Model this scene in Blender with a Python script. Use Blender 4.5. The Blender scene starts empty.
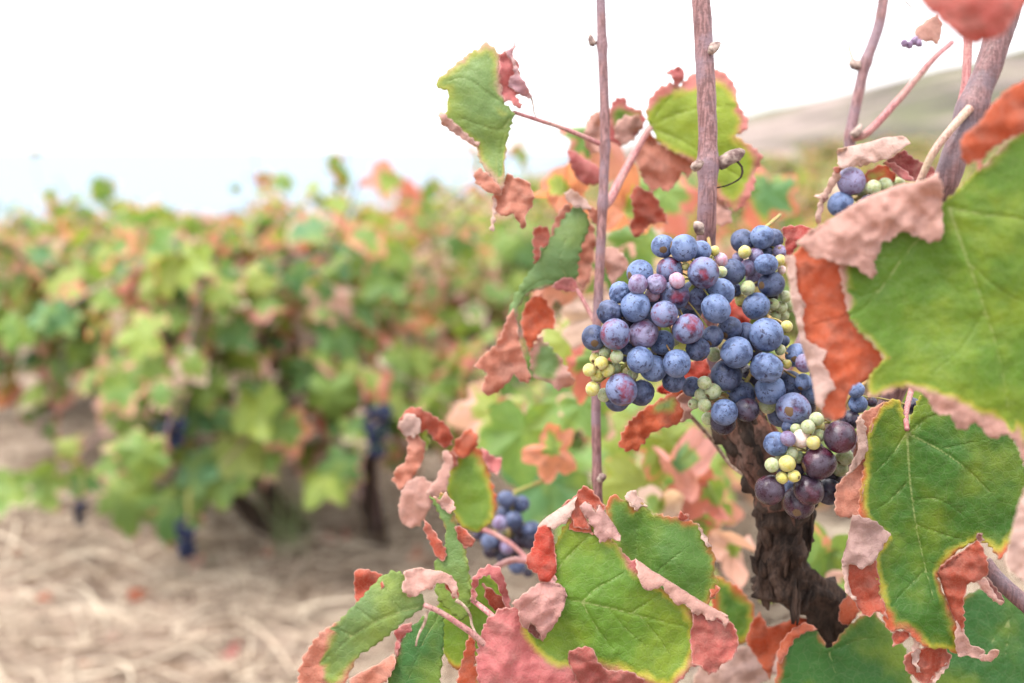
import bpy, bmesh, math, random
import numpy as np
from mathutils import Vector, noise
from mathutils.geometry import delaunay_2d_cdt

random.seed(7); np.random.seed(7)
SC = bpy.context.scene
COL = SC.collection
# ------------------------------------------------------------------ camera
CAM_H, PITCH, LENS, W, H = 1.0, math.radians(10.9), 35.0, 1024, 683
F = LENS/36.0*W
cam = bpy.data.objects.new('camera', bpy.data.cameras.new('camera')); COL.objects.link(cam)
cam.location = (0, 0, CAM_H); cam.rotation_euler = (math.pi/2-PITCH, 0, 0)
cam.data.lens = LENS; cam.data.sensor_width = 36; cam.data.clip_start = .02; cam.data.clip_end = 90000
cam.data.dof.use_dof = True; cam.data.dof.focus_distance = .482; cam.data.dof.aperture_fstop = 4.3
SC.camera = cam
# ------------------------------------------------------------------ light
SUN_EL, SUN_AZ = math.radians(52), math.radians(-35)      # azimuth from +Y towards +X
wd = bpy.data.worlds.new('World'); SC.world = wd; wd.use_nodes = True
nt = wd.node_tree; bg = nt.nodes['Background']
sky = nt.nodes.new('ShaderNodeTexSky'); sky.sky_type = 'NISHITA'; sky.sun_disc = False
sky.sun_elevation = SUN_EL; sky.sun_rotation = SUN_AZ; sky.dust_density = 3.0
mx = nt.nodes.new('ShaderNodeMix'); mx.data_type = 'RGBA'; mx.inputs[0].default_value = .82
mx.inputs[7].default_value = (9.6, 9.7, 10.0, 1)           # thin bright overcast over the clear sky
tcw = nt.nodes.new('ShaderNodeTexCoord'); sx = nt.nodes.new('ShaderNodeSeparateXYZ'); nt.links.new(tcw.outputs['Generated'], sx.inputs[0])
mr = nt.nodes.new('ShaderNodeMapRange'); nt.links.new(sx.outputs[2], mr.inputs[0]); mr.inputs[1].default_value = 0.; mr.inputs[2].default_value = .9; mr.inputs[3].default_value = .50; mr.inputs[4].default_value = 1.45
mo = nt.nodes.new('ShaderNodeMix'); mo.data_type = 'RGBA'; mo.blend_type = 'MULTIPLY'; mo.inputs[0].default_value = 1.; mo.inputs[6].default_value = (9.6, 9.7, 10.0, 1); nt.links.new(mr.outputs[0], mo.inputs[7]); nt.links.new(mo.outputs[2], mx.inputs[7])
nt.links.new(sky.outputs[0], mx.inputs[6]); nt.links.new(mx.outputs[2], bg.inputs[0])
bg.inputs[1].default_value = .135
sl = bpy.data.lights.new('sun', 'SUN'); sl.energy = 1.5; sl.angle = math.radians(14); sl.color = (1, .95, .88)
so = bpy.data.objects.new('sun', sl); COL.objects.link(so)
sd = Vector((math.sin(SUN_AZ)*math.cos(SUN_EL), math.cos(SUN_AZ)*math.cos(SUN_EL), math.sin(SUN_EL)))
# the sun stands high behind thin cloud, a little to the left
sd = Vector((-.40, -.16, .9)).normalized()
sky.sun_elevation = math.asin(sd.z); sky.sun_rotation = math.atan2(sd.x, sd.y)
so.rotation_euler = sd.to_track_quat('Z', 'Y').to_euler()
vs = SC.view_settings; vs.view_transform = 'Standard'; vs.look = 'None'; vs.gamma = 1; vs.exposure = 1.62
SC.render.engine = 'CYCLES'
SC.cycles.use_denoising = True
SC.cycles.max_bounces = 8; SC.cycles.transparent_max_bounces = 8

# ------------------------------------------------------------------ helpers
RT = np.array((1., 0, 0)); FW = np.array((0, math.cos(PITCH), -math.sin(PITCH))); UP = np.array((0, math.sin(PITCH), math.cos(PITCH)))
def at(x, y, d):
    x = np.asarray(x, float); y = np.asarray(y, float); d = np.asarray(d, float)
    X = (x-512)/F*d; Y = -(y-341.5)/F*d
    return np.array((0, 0, CAM_H)) + X[..., None]*RT + Y[..., None]*UP + d[..., None]*FW
def ground_at(px, py):
    v = at(px, py, 1.)-np.array((0, 0, CAM_H)); t = CAM_H/-v[2]
    return np.array((0, 0, CAM_H))+v*t
def mesh_obj(name, verts, faces, mat, parent=None, attrs=None, smooth=True, mats=None, fm=None):
    me = bpy.data.meshes.new(name)
    me.from_pydata([tuple(v) for v in verts], [], [tuple(f) for f in faces])
    if smooth: me.polygons.foreach_set('use_smooth', [True]*len(me.polygons))
    for a, (ty, val) in (attrs or {}).items():
        at_ = me.attributes.new(a, ty, 'POINT')
        key = {'FLOAT': 'value', 'FLOAT_VECTOR': 'vector', 'FLOAT_COLOR': 'color'}[ty]
        at_.data.foreach_set(key, np.asarray(val, np.float32).ravel())
    for m in (mats or [mat]): me.materials.append(m)
    if fm is not None: me.polygons.foreach_set('material_index', fm)
    me.update()
    o = bpy.data.objects.new(name, me); COL.objects.link(o)
    if parent is not None: put(o, parent)
    return o
def put(o, parent):
    o.parent = parent
    o.matrix_parent_inverse.identity()
    ml = parent_loc(parent)
    o.location = Vector(o.location)-ml
def parent_loc(p):
    v = Vector((0, 0, 0))
    while p is not None:
        v += Vector(p.location); p = p.parent
    return v
def empty(name, loc, label, cat, group=None):
    o = bpy.data.objects.new(name, None); COL.objects.link(o); o.location = Vector(loc); o.empty_display_size = .02
    return tag(o, label, cat, group)
def tag(o, label=None, cat=None, group=None, kind=None):
    if label: o['label'] = label
    if cat: o['category'] = cat
    if group: o['group'] = group
    if kind: o['kind'] = kind
    return o
def catmull(P, n):
    P = np.asarray(P, float)
    if len(P) < 3:
        t = np.linspace(0, 1, n)[:, None]; return P[0]*(1-t)+P[-1]*t
    Q = np.vstack((2*P[0]-P[1], P, 2*P[-1]-P[-2])); out = []
    for u in np.linspace(0, len(P)-1-1e-9, n):
        i = int(u); t = u-i; p0, p1, p2, p3 = Q[i:i+4]
        out.append(.5*((2*p1)+(-p0+p2)*t+(2*p0-5*p1+4*p2-p3)*t*t+(-p0+3*p1-3*p2+p3)*t**3))
    return np.array(out)
class MB:
    def __init__(s): s.v = []; s.f = []; s.n = 0; s.m = []
    def add(s, v, f, m=0):
        s.v.append(np.asarray(v, float)); s.f += [tuple(i+s.n for i in q) for q in f]; s.m += [m]*len(f); s.n += len(v)
    def tube(s, path, rad, sides=8, rough=0., rs=40., m=0, cap=True, seed=0., lump=None):
        P = np.asarray(path, float); n = len(P); R = np.broadcast_to(np.asarray(rad, float), (n,))
        T = np.gradient(P, axis=0); T /= np.linalg.norm(T, axis=1)[:, None]+1e-12
        a = np.cross(T[0], (0.3, .2, 1.)); a = a if np.linalg.norm(a) > .05 else np.cross(T[0], (1., 0, 0)); a /= np.linalg.norm(a)
        V = []
        for i in range(n):
            a = a-T[i]*np.dot(a, T[i]); a /= np.linalg.norm(a); b = np.cross(T[i], a)
            for k in range(sides):
                th = 2*math.pi*k/sides; dirn = a*math.cos(th)+b*math.sin(th); r = R[i]
                if rough: r *= 1+rough*noise.fractal(Vector(P[i]*rs*.35+dirn*1.6+seed), 1., 2., 4)
                if lump: r *= 1+lump(i/(n-1), th)
                V.append(P[i]+dirn*r)
        Fc = [(i*sides+k, i*sides+(k+1) % sides, (i+1)*sides+(k+1) % sides, (i+1)*sides+k) for i in range(n-1) for k in range(sides)]
        if cap:
            Fc += [tuple(range(sides))[::-1], tuple((n-1)*sides+k for k in range(sides))]
        s.add(V, Fc, m)
    def build(s, name, mat, parent=None, mats=None):
        return mesh_obj(name, np.vstack(s.v), s.f, mat, parent, mats=mats, fm=s.m if mats else None)

# ------------------------------------------------------------------ materials
class NT:
    def __init__(s, name):
        s.m = bpy.data.materials.new(name); s.m.use_nodes = True; s.t = s.m.node_tree; s.t.nodes.clear()
        s.out = s.n('OutputMaterial')
    def n(s, ty, **kw):
        x = s.t.nodes.new('ShaderNode'+ty)
        for k, v in kw.items(): setattr(x, k, v)
        return x
    def l(s, a, b): s.t.links.new(a, b)
    def val(s, sock, v):
        if hasattr(v, 'is_linked') or isinstance(v, bpy.types.NodeSocket): s.l(v, sock)
        else: sock.default_value = v
    def mix(s, f, a, b, mode='MIX'):
        x = s.n('Mix', data_type='RGBA', blend_type=mode)
        for i, v in ((0, f), (6, a), (7, b)):
            if isinstance(v, tuple) and len(v) == 3: v = v+(1,)
            s.val(x.inputs[i], v)
        return x.outputs[2]
    def math(s, op, a, b=0., c=0.):
        x = s.n('Math', operation=op)
        for i, v in enumerate((a, b, c)): s.val(x.inputs[i], v)
        return x.outputs[0]
    def ss(s, v, lo, hi, a=0., b=1.):
        x = s.n('MapRange', interpolation_type='SMOOTHSTEP')
        for i, q in enumerate((v, lo, hi, a, b)): s.val(x.inputs[i], q)
        return x.outputs[0]
    def noise(s, vec, scale, detail=4., rough=.55, dist=0.):
        x = s.n('TexNoise'); x.inputs['Scale'].default_value = scale; x.inputs['Detail'].default_value = detail
        x.inputs['Roughness'].default_value = rough; x.inputs['Distortion'].default_value = dist
        if vec is not None: s.l(vec, x.inputs['Vector'])
        return x.outputs[0]
    def attr(s, name, out): 
        x = s.n('Attribute', attribute_name=name); return x.outputs[out]
    def bump(s, h, strength, dist):
        x = s.n('Bump'); x.inputs['Strength'].default_value = strength; x.inputs['Distance'].default_value = dist
        s.l(h, x.inputs['Height']); return x.outputs[0]
    def pbr(s, col, rough=.6, spec=.3, normal=None, sss=0., sssr=(1, .5, .3), sssscale=.002):
        x = s.n('BsdfPrincipled'); s.val(x.inputs['Base Color'], col if not (isinstance(col, tuple) and len(col) == 3) else col+(1,))
        s.val(x.inputs['Roughness'], rough); s.val(x.inputs['Specular IOR Level'], spec)
        if normal is not None: s.l(normal, x.inputs['Normal'])
        if sss: x.inputs['Subsurface Weight'].default_value = sss; x.inputs['Subsurface Radius'].default_value = sssr; x.inputs['Subsurface Scale'].default_value = sssscale
        return x.outputs[0]
    def done(s, sh): s.l(sh, s.out.inputs[0]); return s.m

def leaf_material(name, scale_bump=1.):
    t = NT(name)
    dry = t.attr('dry', 'Color'); grn = t.attr('green', 'Color'); zone = t.attr('zone', 'Fac'); vein = t.attr('vein', 'Fac'); uv = t.attr('luv', 'Vector')
    n1 = t.noise(uv, .05, 5.); n2 = t.noise(uv, .014, 3.); n3 = t.noise(uv, .35, 3.)
    vo = t.n('TexVoronoi', feature='DISTANCE_TO_EDGE'); vo.inputs['Scale'].default_value = .12
    dv = t.n('VectorMath', operation='ADD'); nc = t.n('TexNoise'); nc.inputs['Scale'].default_value = .09; t.l(uv, nc.inputs['Vector'])
    sc_ = t.n('VectorMath', operation='SCALE'); t.l(nc.outputs['Color'], sc_.inputs[0]); sc_.inputs['Scale'].default_value = 9.; t.l(uv, dv.inputs[0]); t.l(sc_.outputs[0], dv.inputs[1]); t.l(dv.outputs[0], vo.inputs['Vector'])
    net = t.ss(vo.outputs[0], 0., .10); ya = t.attr('green', 'Alpha')
    vo2 = t.n('TexVoronoi', feature='DISTANCE_TO_EDGE'); vo2.inputs['Scale'].default_value = .3; t.l(uv, vo2.inputs['Vector'])
    net2 = t.ss(vo2.outputs[0], 0., .2)
    z = t.math('ADD', zone, t.math('MULTIPLY_ADD', n1, 16., -8.)); z = t.math('ADD', z, t.math('MULTIPLY_ADD', n2, 26., -13.)); z = t.math('ADD', z, t.ss(vein, 0., 9., 7., -2.))
    d1 = t.mix(t.ss(n1, .38, .68), dry, t.mix(.2, dry, (.45, .30, .26)))          # blotchy dried tissue
    d1 = t.mix(t.ss(n3, .5, .75, 0., .4), d1, t.mix(.5, dry, (.08, .02, .015)))
    d1 = t.mix(t.ss(n2, .42, .7, 0., .35), d1, t.mix(.5, dry, (.13, .05, .03)))
    n4 = t.noise(uv, .9, 3., .7)
    d1 = t.mix(t.ss(n4, .46, .66, 0., .28), d1, t.mix(.4, d1, (.55, .36, .28)))
    d1 = t.mix(t.math('MULTIPLY', t.ss(n1, .52, .70), .5), d1, t.mix(.55, d1, (.09, .03, .018)))
    eg = t.attr('edge', 'Fac'); ef = t.math('MULTIPLY', t.ss(eg, .1, 1.2, 1., 0.), t.math('GREATER_THAN', eg, .001))
    d1 = t.mix(t.math('MULTIPLY', ef, .45), d1, t.mix(.65, dry, (.66, .52, .44)))
    yel = (.40, .36, .045)
    g1 = t.mix(t.ss(n2, .42, .68, 0., .75), grn, t.mix(.6, grn, (.26, .30, .025)))
    g1 = t.mix(t.ss(n1, .3, .62, .4, 0.), g1, t.mix(.5, grn, (.02, .07, .012)))
    g1 = t.mix(t.ss(n3, .66, .78, 0., .25), g1, (.35, .36, .2))
    yc = t.mix(t.math('MULTIPLY', ya, t.ss(n2, .36, .56, .25, 1.)), g1, yel)
    c = t.mix(t.ss(z, -4., 2.), d1, t.mix(.5, d1, yc))
    c = t.mix(t.ss(z, 0., 5.), c, yc)
    c = t.mix(t.ss(z, 2.5, 9.5), c, g1)
    c = t.mix(t.math('MULTIPLY_ADD', net, -.09, .09), c, t.mix(.5, c, (.5, .45, .3)))
    vm = t.ss(vein, .25, 1.1, .6, 0.)
    c = t.mix(vm, c, t.mix(t.ss(z, -4., 4.), t.mix(.45, c, (.5, .3, .2)), (.30, .33, .13)))
    hgt = t.math('ADD', t.math('MULTIPLY', net, .16), t.math('MULTIPLY', net2, .10))
    hgt = t.math('ADD', hgt, t.math('MULTIPLY', n3, .35))
    hgt = t.math('ADD', hgt, t.math('MULTIPLY', n1, 1.2))
    hgt = t.math('ADD', hgt, t.ss(vein, .2, 3.5, -.55, 0.))
    bn = t.bump(hgt, .5, .0011*scale_bump)
    rough = t.ss(z, -4., 6., .72, .43)
    p = t.pbr(c, rough, .28, bn)
    tr = t.n('BsdfTranslucent'); t.l(t.mix(1., c, (1.25, 1.15, .75), 'MULTIPLY'), tr.inputs[0]); t.l(bn, tr.inputs['Normal'])
    ms = t.n('MixShader'); ms.inputs[0].default_value = .44; t.l(p, ms.inputs[1]); t.l(tr.outputs[0], ms.inputs[2])
    return t.done(ms.outputs[0])
LEAF = leaf_material('leaf_blade')

def grape_material(name, skin, bloom, lo, hi, patch=None, pf=.5, sss=.2, rough=.42, spec=.24):
    t = NT(name)
    tc = t.n('TexCoord').outputs['Object']; oi = t.n('ObjectInfo').outputs['Random']
    va = t.n('VectorMath', operation='ADD'); t.l(tc, va.inputs[0])
    cx = t.n('CombineXYZ')
    for i, k in enumerate((37., 91., 53.)): t.l(t.math('MULTIPLY', oi, k), cx.inputs[i])
    t.l(cx.outputs[0], va.inputs[1]); v = va.outputs[0]
    n1 = t.noise(v, 1.1, 6., .62); n2 = t.noise(v, 4.5, 5., .6, .6); n3 = t.noise(v, 16., 3.)
    sk = skin
    if patch: sk = t.mix(t.ss(t.noise(v, .8, 2.), .45, .62), skin, patch)
    sk = t.mix(t.ss(n2, .4, .7, 0., .5), sk, t.mix(.5, sk, (.01, .006, .012)))
    m = t.math('ADD', t.ss(n1, .34, .56, lo, hi), t.math('MULTIPLY_ADD', n3, .5, -.25))
    scuff = t.ss(n2, .565, .625, 1., .22)
    m = t.math('MULTIPLY', m, scuff); m = t.math('MINIMUM', t.math('MAXIMUM', m, 0.), 1.)
    bl = t.mix(t.ss(n1, .3, .7), bloom, t.mix(.22 if bloom[2] > .06 else .02, bloom, (.30, .32, .42)))
    c = t.mix(m, sk, bl)
    vd = t.n('VectorMath', operation='DOT_PRODUCT'); t.l(tc, vd.inputs[0]); vd.inputs[1].default_value = (0, 0, -1)
    c = t.mix(t.ss(vd.outputs['Value'], .985, .993), c, (.10, .06, .03))        # the dry stigma dot
    r = t.math('MULTIPLY_ADD', m, .30, rough-.12)
    return t.done(t.pbr(c, r, spec, t.bump(t.math('ADD', n3, t.math('MULTIPLY', n2, 2.)), .22, .0006), sss, (.9, .4, .5), .003))
GM = {
 'b': grape_material('grape_blue', (.011, .009, .032), (.080, .125, .245), .40, 1.),
 'd': grape_material('grape_dark_blue', (.007, .007, .020), (.042, .063, .135), .3, .85),
 'x': grape_material('grape_blue_red', (.024, .006, .022), (.098, .128, .235), .08, .92, (.15, .015, .03)),
 'p': grape_material('grape_purple', (.085, .025, .065), (.165, .15, .25), .25, .92, (.15, .03, .06)),
 'k': grape_material('grape_pink', (.36, .15, .18), (.36, .28, .36), .2, .8, None, sss=.5),
 'w': grape_material('grape_wine', (.020, .004, .010), (.060, .042, .078), .0, .26, (.055, .006, .014), sss=.1, rough=.34, spec=.4),
 'n': grape_material('grape_black', (.012, .006, .012), (.06, .06, .10), .02, .35, (.03, .006, .012), sss=.1, rough=.36),
 'g': grape_material('grape_green', (.24, .28, .10), (.36, .39, .24), .15, .75, None, sss=.6),
 'y': grape_material('grape_yellow', (.40, .36, .07), (.44, .41, .20), .05, .6, None, sss=.6),
 'f': grape_material('grape_navy', (.005, .005, .013), (.016, .021, .046), .1, .7, spec=.06, sss=0.),
 't': grape_material('grape_translucent', (.50, .34, .22), (.60, .52, .48), .2, .9, (.45, .15, .08), sss=.6),
}
def bark_material(name, a, b, c3, sc=1., bumpd=.003):
    t = NT(name); tc = t.n('TexCoord').outputs['Object']
    mp = t.n('Mapping'); mp.inputs['Scale'].default_value = (1, 1, .38); t.l(tc, mp.inputs[0]); v = mp.outputs[0]
    n1 = t.noise(v, 120*sc, 8., .65, .8); n2 = t.noise(tc, 26*sc, 4.); n3 = t.noise(v, 420*sc, 4.)
    c = t.mix(t.ss(n1, .35, .65), a, b); c = t.mix(t.ss(n2, .38, .75, 0., .6), c, c3); c = t.mix(t.ss(n3, .5, .62, 0., .75), c, t.mix(.5, c, (.01, .008, .008)))
    h = t.math('ADD', n1, t.math('MULTIPLY', n3, .4))
    return t.done(t.pbr(c, .85, .15, t.bump(h, 1., bumpd*1.6)))
BARK = bark_material('old_bark', (.020, .013, .010), (.085, .052, .038), (.050, .037, .031))
BARKR = bark_material('red_bark', (.06, .024, .016), (.20, .080, .052), (.16, .115, .095))
def cane_material(name, a, b, c3):
    t = NT(name); tc = t.n('TexCoord').outputs['Object']
    mp = t.n('Mapping'); mp.inputs['Scale'].default_value = (1, 1, .02); t.l(tc, mp.inputs[0]); v = mp.outputs[0]
    n1 = t.noise(v, 900, 4.); n2 = t.noise(tc, 55, 4.); n3 = t.noise(tc, 700, 3.)
    c = t.mix(t.ss(n1, .42, .58), a, b); c = t.mix(t.ss(n2, .42, .66, 0., .8), c, c3); c = t.mix(t.ss(n3, .58, .68, 0., .7), c, (.08, .04, .04))
    return t.done(t.pbr(c, .5, .35, t.bump(t.math('ADD', n1, n3), .5, .0008)))
CANE = cane_material('cane_bark', (.105, .045, .042), (.215, .105, .10), (.16, .105, .125))
CANED = cane_material('cane_dark', (.095, .042, .040), (.165, .080, .078), (.11, .08, .095))
PETI = cane_material('petiole', (.25, .075, .075), (.34, .15, .145), (.33, .19, .16))
PETIG = cane_material('petiole_pale', (.30, .16, .12), (.38, .24, .19), (.34, .27, .17))
def plain(name, a, b, scale, rough=.8, bd=.002, spec=.2):
    t = NT(name); tc = t.n('TexCoord').outputs['Object']
    n1 = t.noise(tc, scale, 6.); return t.done(t.pbr(t.mix(t.ss(n1, .35, .65), a, b), rough, spec, t.bump(n1, .5, bd)))
TWIG = plain('dry_twig', (.16, .10, .07), (.34, .25, .19), 300)
BUD = plain('bud_scale', (.10, .06, .055), (.34, .26, .22), 260)
STEMG = plain('bunch_stem', (.20, .22, .06), (.30, .18, .08), 200)

# ------------------------------------------------------------------ leaf builder (photo-traced outlines given real depth, curl and thickness)
G_STD = (.075, .165, .022); G_YEL = (.17, .23, .03); G_BLU = (.055, .15, .055); G_PAL = (.19, .29, .13); G_DRK = (.045, .115, .022); G_UND = (.17, .24, .085)
RED = (.38, .038, .020); BRICK = (.33, .060, .030); ORG = (.44, .092, .034); PINK = (.46, .265, .225); SALM = (.42, .165, .11); PALE = (.50, .35, .31); ROSE = (.40, .115, .115); DKR = (.13, .022, .018); WINE = (.20, .03, .03)
def segdist(p, poly, closed=True):
    P = np.asarray(poly, float); A = P; B = np.roll(P, -1, 0)
    if not closed: A, B = P[:-1], P[1:]
    d = np.full(len(p), 1e9)
    for a, b in zip(A, B):
        ab = b-a; t = np.clip(((p-a)@ab)/(ab@ab+1e-9), 0, 1); q = p-a-t[:, None]*ab
        d = np.minimum(d, np.hypot(q[:, 0], q[:, 1]))
    return d
def inside(p, poly):
    P = np.asarray(poly, float); x, y = p[:, 0], p[:, 1]; r = np.zeros(len(p), bool); j = len(P)-1
    for i in range(len(P)):
        c = ((P[i, 1] > y) != (P[j, 1] > y)) & (x < (P[j, 0]-P[i, 0])*(y-P[i, 1])/(P[j, 1]-P[i, 1]+1e-12)+P[i, 0])
        r ^= c; j = i
    return r
def sdist(p, poly):
    d = segdist(p, poly); return np.where(inside(p, poly), d, -d)
def ragged(pts, step, amp, seed, soft=1, ser=1.3, hinge=None):
    P = np.asarray(pts, float)
    for _ in range(soft):
        Q = np.roll(P, -1, 0); P = np.stack((P*.82+Q*.18, P*.18+Q*.82), 1).reshape(-1, 2)
    Q = np.roll(P, -1, 0); out = []
    for a, b in zip(P, Q):
        L = np.hypot(*(b-a)); n = max(1, int(round(L/step)))
        for k in range(n): out.append(a+(b-a)*k/n)
    out = np.array(out); nn = np.roll(out, -1, 0)-np.roll(out, 1, 0); nn /= np.hypot(nn[:, 0], nn[:, 1])[:, None]+1e-9
    dl = np.hypot(*(np.roll(out, -1, 0)-out).T); arc = np.concatenate(([0], np.cumsum(dl)[:-1])); per = 9.5
    hd = segdist(out, hinge, False) if hinge is not None else np.full(len(out), 99.)
    area = .5*np.sum(out[:, 0]*np.roll(out[:, 1], -1)-np.roll(out[:, 0], -1)*out[:, 1]); sg = 1. if area > 0 else -1.
    for i, (q, n_) in enumerate(zip(out.copy(), nn)):
        w_ = (arc[i]/per+.9*noise.noise(Vector((arc[i]*.05, seed, 3.)))) % 1.; tooth = (w_/.68 if w_ < .68 else (1-w_)/.32)-.5
        tooth *= ser*sg*(.5+1.1*abs(noise.noise(Vector((arc[i]*.03, seed+5, 1.)))))*min(1., hd[i]/6.)
        q = q+np.array((n_[1], -n_[0]))*tooth
        a = noise.noise(Vector((q[0]*.16, q[1]*.16, seed)))*.7+noise.noise(Vector((q[0]*.5, q[1]*.5, seed+9)))*.4
        out[i] = q+np.array((n_[1], -n_[0]))*a*amp
    return out
def piece(pts, dry=RED, green=None, hinge=None, h=7., R=9., z=0., er=0., amp=1., wr=1., ser=3.2):
    return dict(ser=ser, pts=pts, dry=dry, green=green, hinge=hinge, h=h, R=R, z=z, er=er, amp=amp, wr=wr)
VINE = [None]
def leaf(label, d, pieces, tilt=(0, 0), bumps=(), veins=(), col=G_STD, ya=.8, zoff=0, petiole=None, step=3., name='leaf', parent=None, pr=2.6, pmat=None, wrink=1.):
    """pieces share one depth function; z in pixels towards the camera at depth d"""
    V = []; FC = []; zone = []; vein = []; dryc = []; luv = []; edg = []; n0 = 0; seed = random.random()*90
    c0 = np.mean(np.asarray(pieces[0]['pts'], float), 0)
    for pi, pc in enumerate(pieces):
        ol = ragged(pc['pts'], min(step, 1.7), pc['amp'], seed+pi, soft=1 if pc['green'] is not None else 0, ser=pc['ser']*(1. if pc['green'] is not None else .75), hinge=pc['hinge'])
        lo, hi = ol.min(0), ol.max(0)
        gx, gy = np.meshgrid(np.arange(lo[0], hi[0], step), np.arange(lo[1], hi[1], step*.87))
        gx = gx+(np.arange(gx.shape[0])[:, None] % 2)*step*.5
        g = np.stack((gx.ravel(), gy.ravel()), 1)+np.random.uniform(-.2, .2, (gx.size, 2))*step
        g = g[(sdist(g, ol) > step*.45)] if len(g) else g
        allp = np.vstack((ol, g)); no = len(ol)
        r = delaunay_2d_cdt([Vector(q) for q in allp], [], [list(range(no))], 1, 1e-4)
        p = np.array([(q[0], q[1]) for q in r[0]]); fs = r[2]
        if len(p) < 3: continue
        ed = np.maximum(segdist(p, ol), 0)
        zz = tilt[0]*(p[:, 0]-c0[0])+tilt[1]*(p[:, 1]-c0[1])+pc['z']
        for (bx, by), hh, rr in bumps:
            rx, ry = rr if isinstance(rr, tuple) else (rr, rr)
            zz += hh*np.exp(-((p[:, 0]-bx)/rx)**2-((p[:, 1]-by)/ry)**2)
        if pc['hinge'] is not None:
            t = segdist(p, pc['hinge'], False)/pc['R']; tt = np.minimum(t, 1)
            zz += .6+pc['h']*(np.sqrt(np.maximum(0, 1-(1-tt)**2))-.22*np.maximum(0, t-1)**1.5)
        zz += pc['er']*np.exp(-ed/7.)
        zn = np.full(len(p), -30.)
        if pc['green'] is not None:
            zn = sdist(p, pc['green']) if not isinstance(pc['green'], (int, float)) else ed-pc['green']
        vd = np.full(len(p), 20.)
        for vv in veins:
            w0 = 1.5
            if isinstance(vv, tuple): vv, w0 = vv
            vp = catmull(vv, 14)
            for k in range(13):
                w = w0*(1-.7*k/13)
                vd = np.minimum(vd, segdist(p, vp[k:k+2], False)/w)
        wr = np.array([noise.fractal(Vector((q[0]*.035, q[1]*.035, seed)), .9, 2., 3) for q in p])
        wr2 = np.array([noise.noise(Vector((q[0]*.13, q[1]*.13, seed+3))) for q in p])
        drm = np.clip(-zn/10, 0, 1)
        wr3 = np.array([noise.noise(Vector((q[0]*.045+q[1]*.02, q[1]*.045-q[0]*.03, seed+7))) for q in p])
        zz += wrink*pc['wr']*(wr*(2.4+3.0*drm)+wr2*(.3+.5*drm)+drm*1.5*(1-np.abs(wr3)*3.2)) - np.exp(-np.minimum(vd, 9)**2/6.)*.7
        V.append(at(p[:, 0], p[:, 1], d-zz*d/F)); FC += [tuple(i+n0 for i in f) for f in fs]; n0 += len(p)
        edg.append(ed); zone.append(np.where(zn > -14, zn+zoff, zn)); vein.append(vd)
        dc = np.array(pc['dry']); dryc.append(np.tile(np.append(dc, 1), (len(p), 1)))
        luv.append(np.column_stack((p, np.full(len(p), seed*40+pi*13))))
    V = np.vstack(V); n = len(V)
    # faces towards the camera
    out = []
    for f in FC:
        a, b, c = V[f[0]], V[f[1]], V[f[2]]
        nrm = np.cross(b-a, c-a); out.append(f if np.dot(nrm, a-np.array((0, 0, CAM_H))) < 0 else f[::-1])
    o = mesh_obj(name, V, out, LEAF, None, {
        'zone': ('FLOAT', np.concatenate(zone)), 'vein': ('FLOAT', np.concatenate(vein)), 'edge': ('FLOAT', np.concatenate(edg)+.01), 'dry': ('FLOAT_COLOR', np.vstack(dryc)),
        'green': ('FLOAT_COLOR', np.tile(np.append(np.array(col), ya), (n, 1))), 'luv': ('FLOAT_VECTOR', np.vstack(luv))})
    sm = o.modifiers.new('thickness', 'SOLIDIFY'); sm.thickness = .0004; sm.offset = -1
    par = parent if parent is not None else VINE[0]
    put(o, par)
    if label: o['label'] = label
    if petiole is not None:
        mb = MB(); pp = catmull(np.asarray(petiole, float)[:, :2], 18)
        dd = catmull(np.asarray([(q[2] if len(q) > 2 else d, 0) for q in petiole], float), 18)[:, 0]
        mb.tube(at(pp[:, 0], pp[:, 1], dd), np.linspace(pr*.85, pr*1.15, 18)*d/F, 8, .08, 300)
        mb.build('petiole', pmat or PETI, o)
    return o

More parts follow.
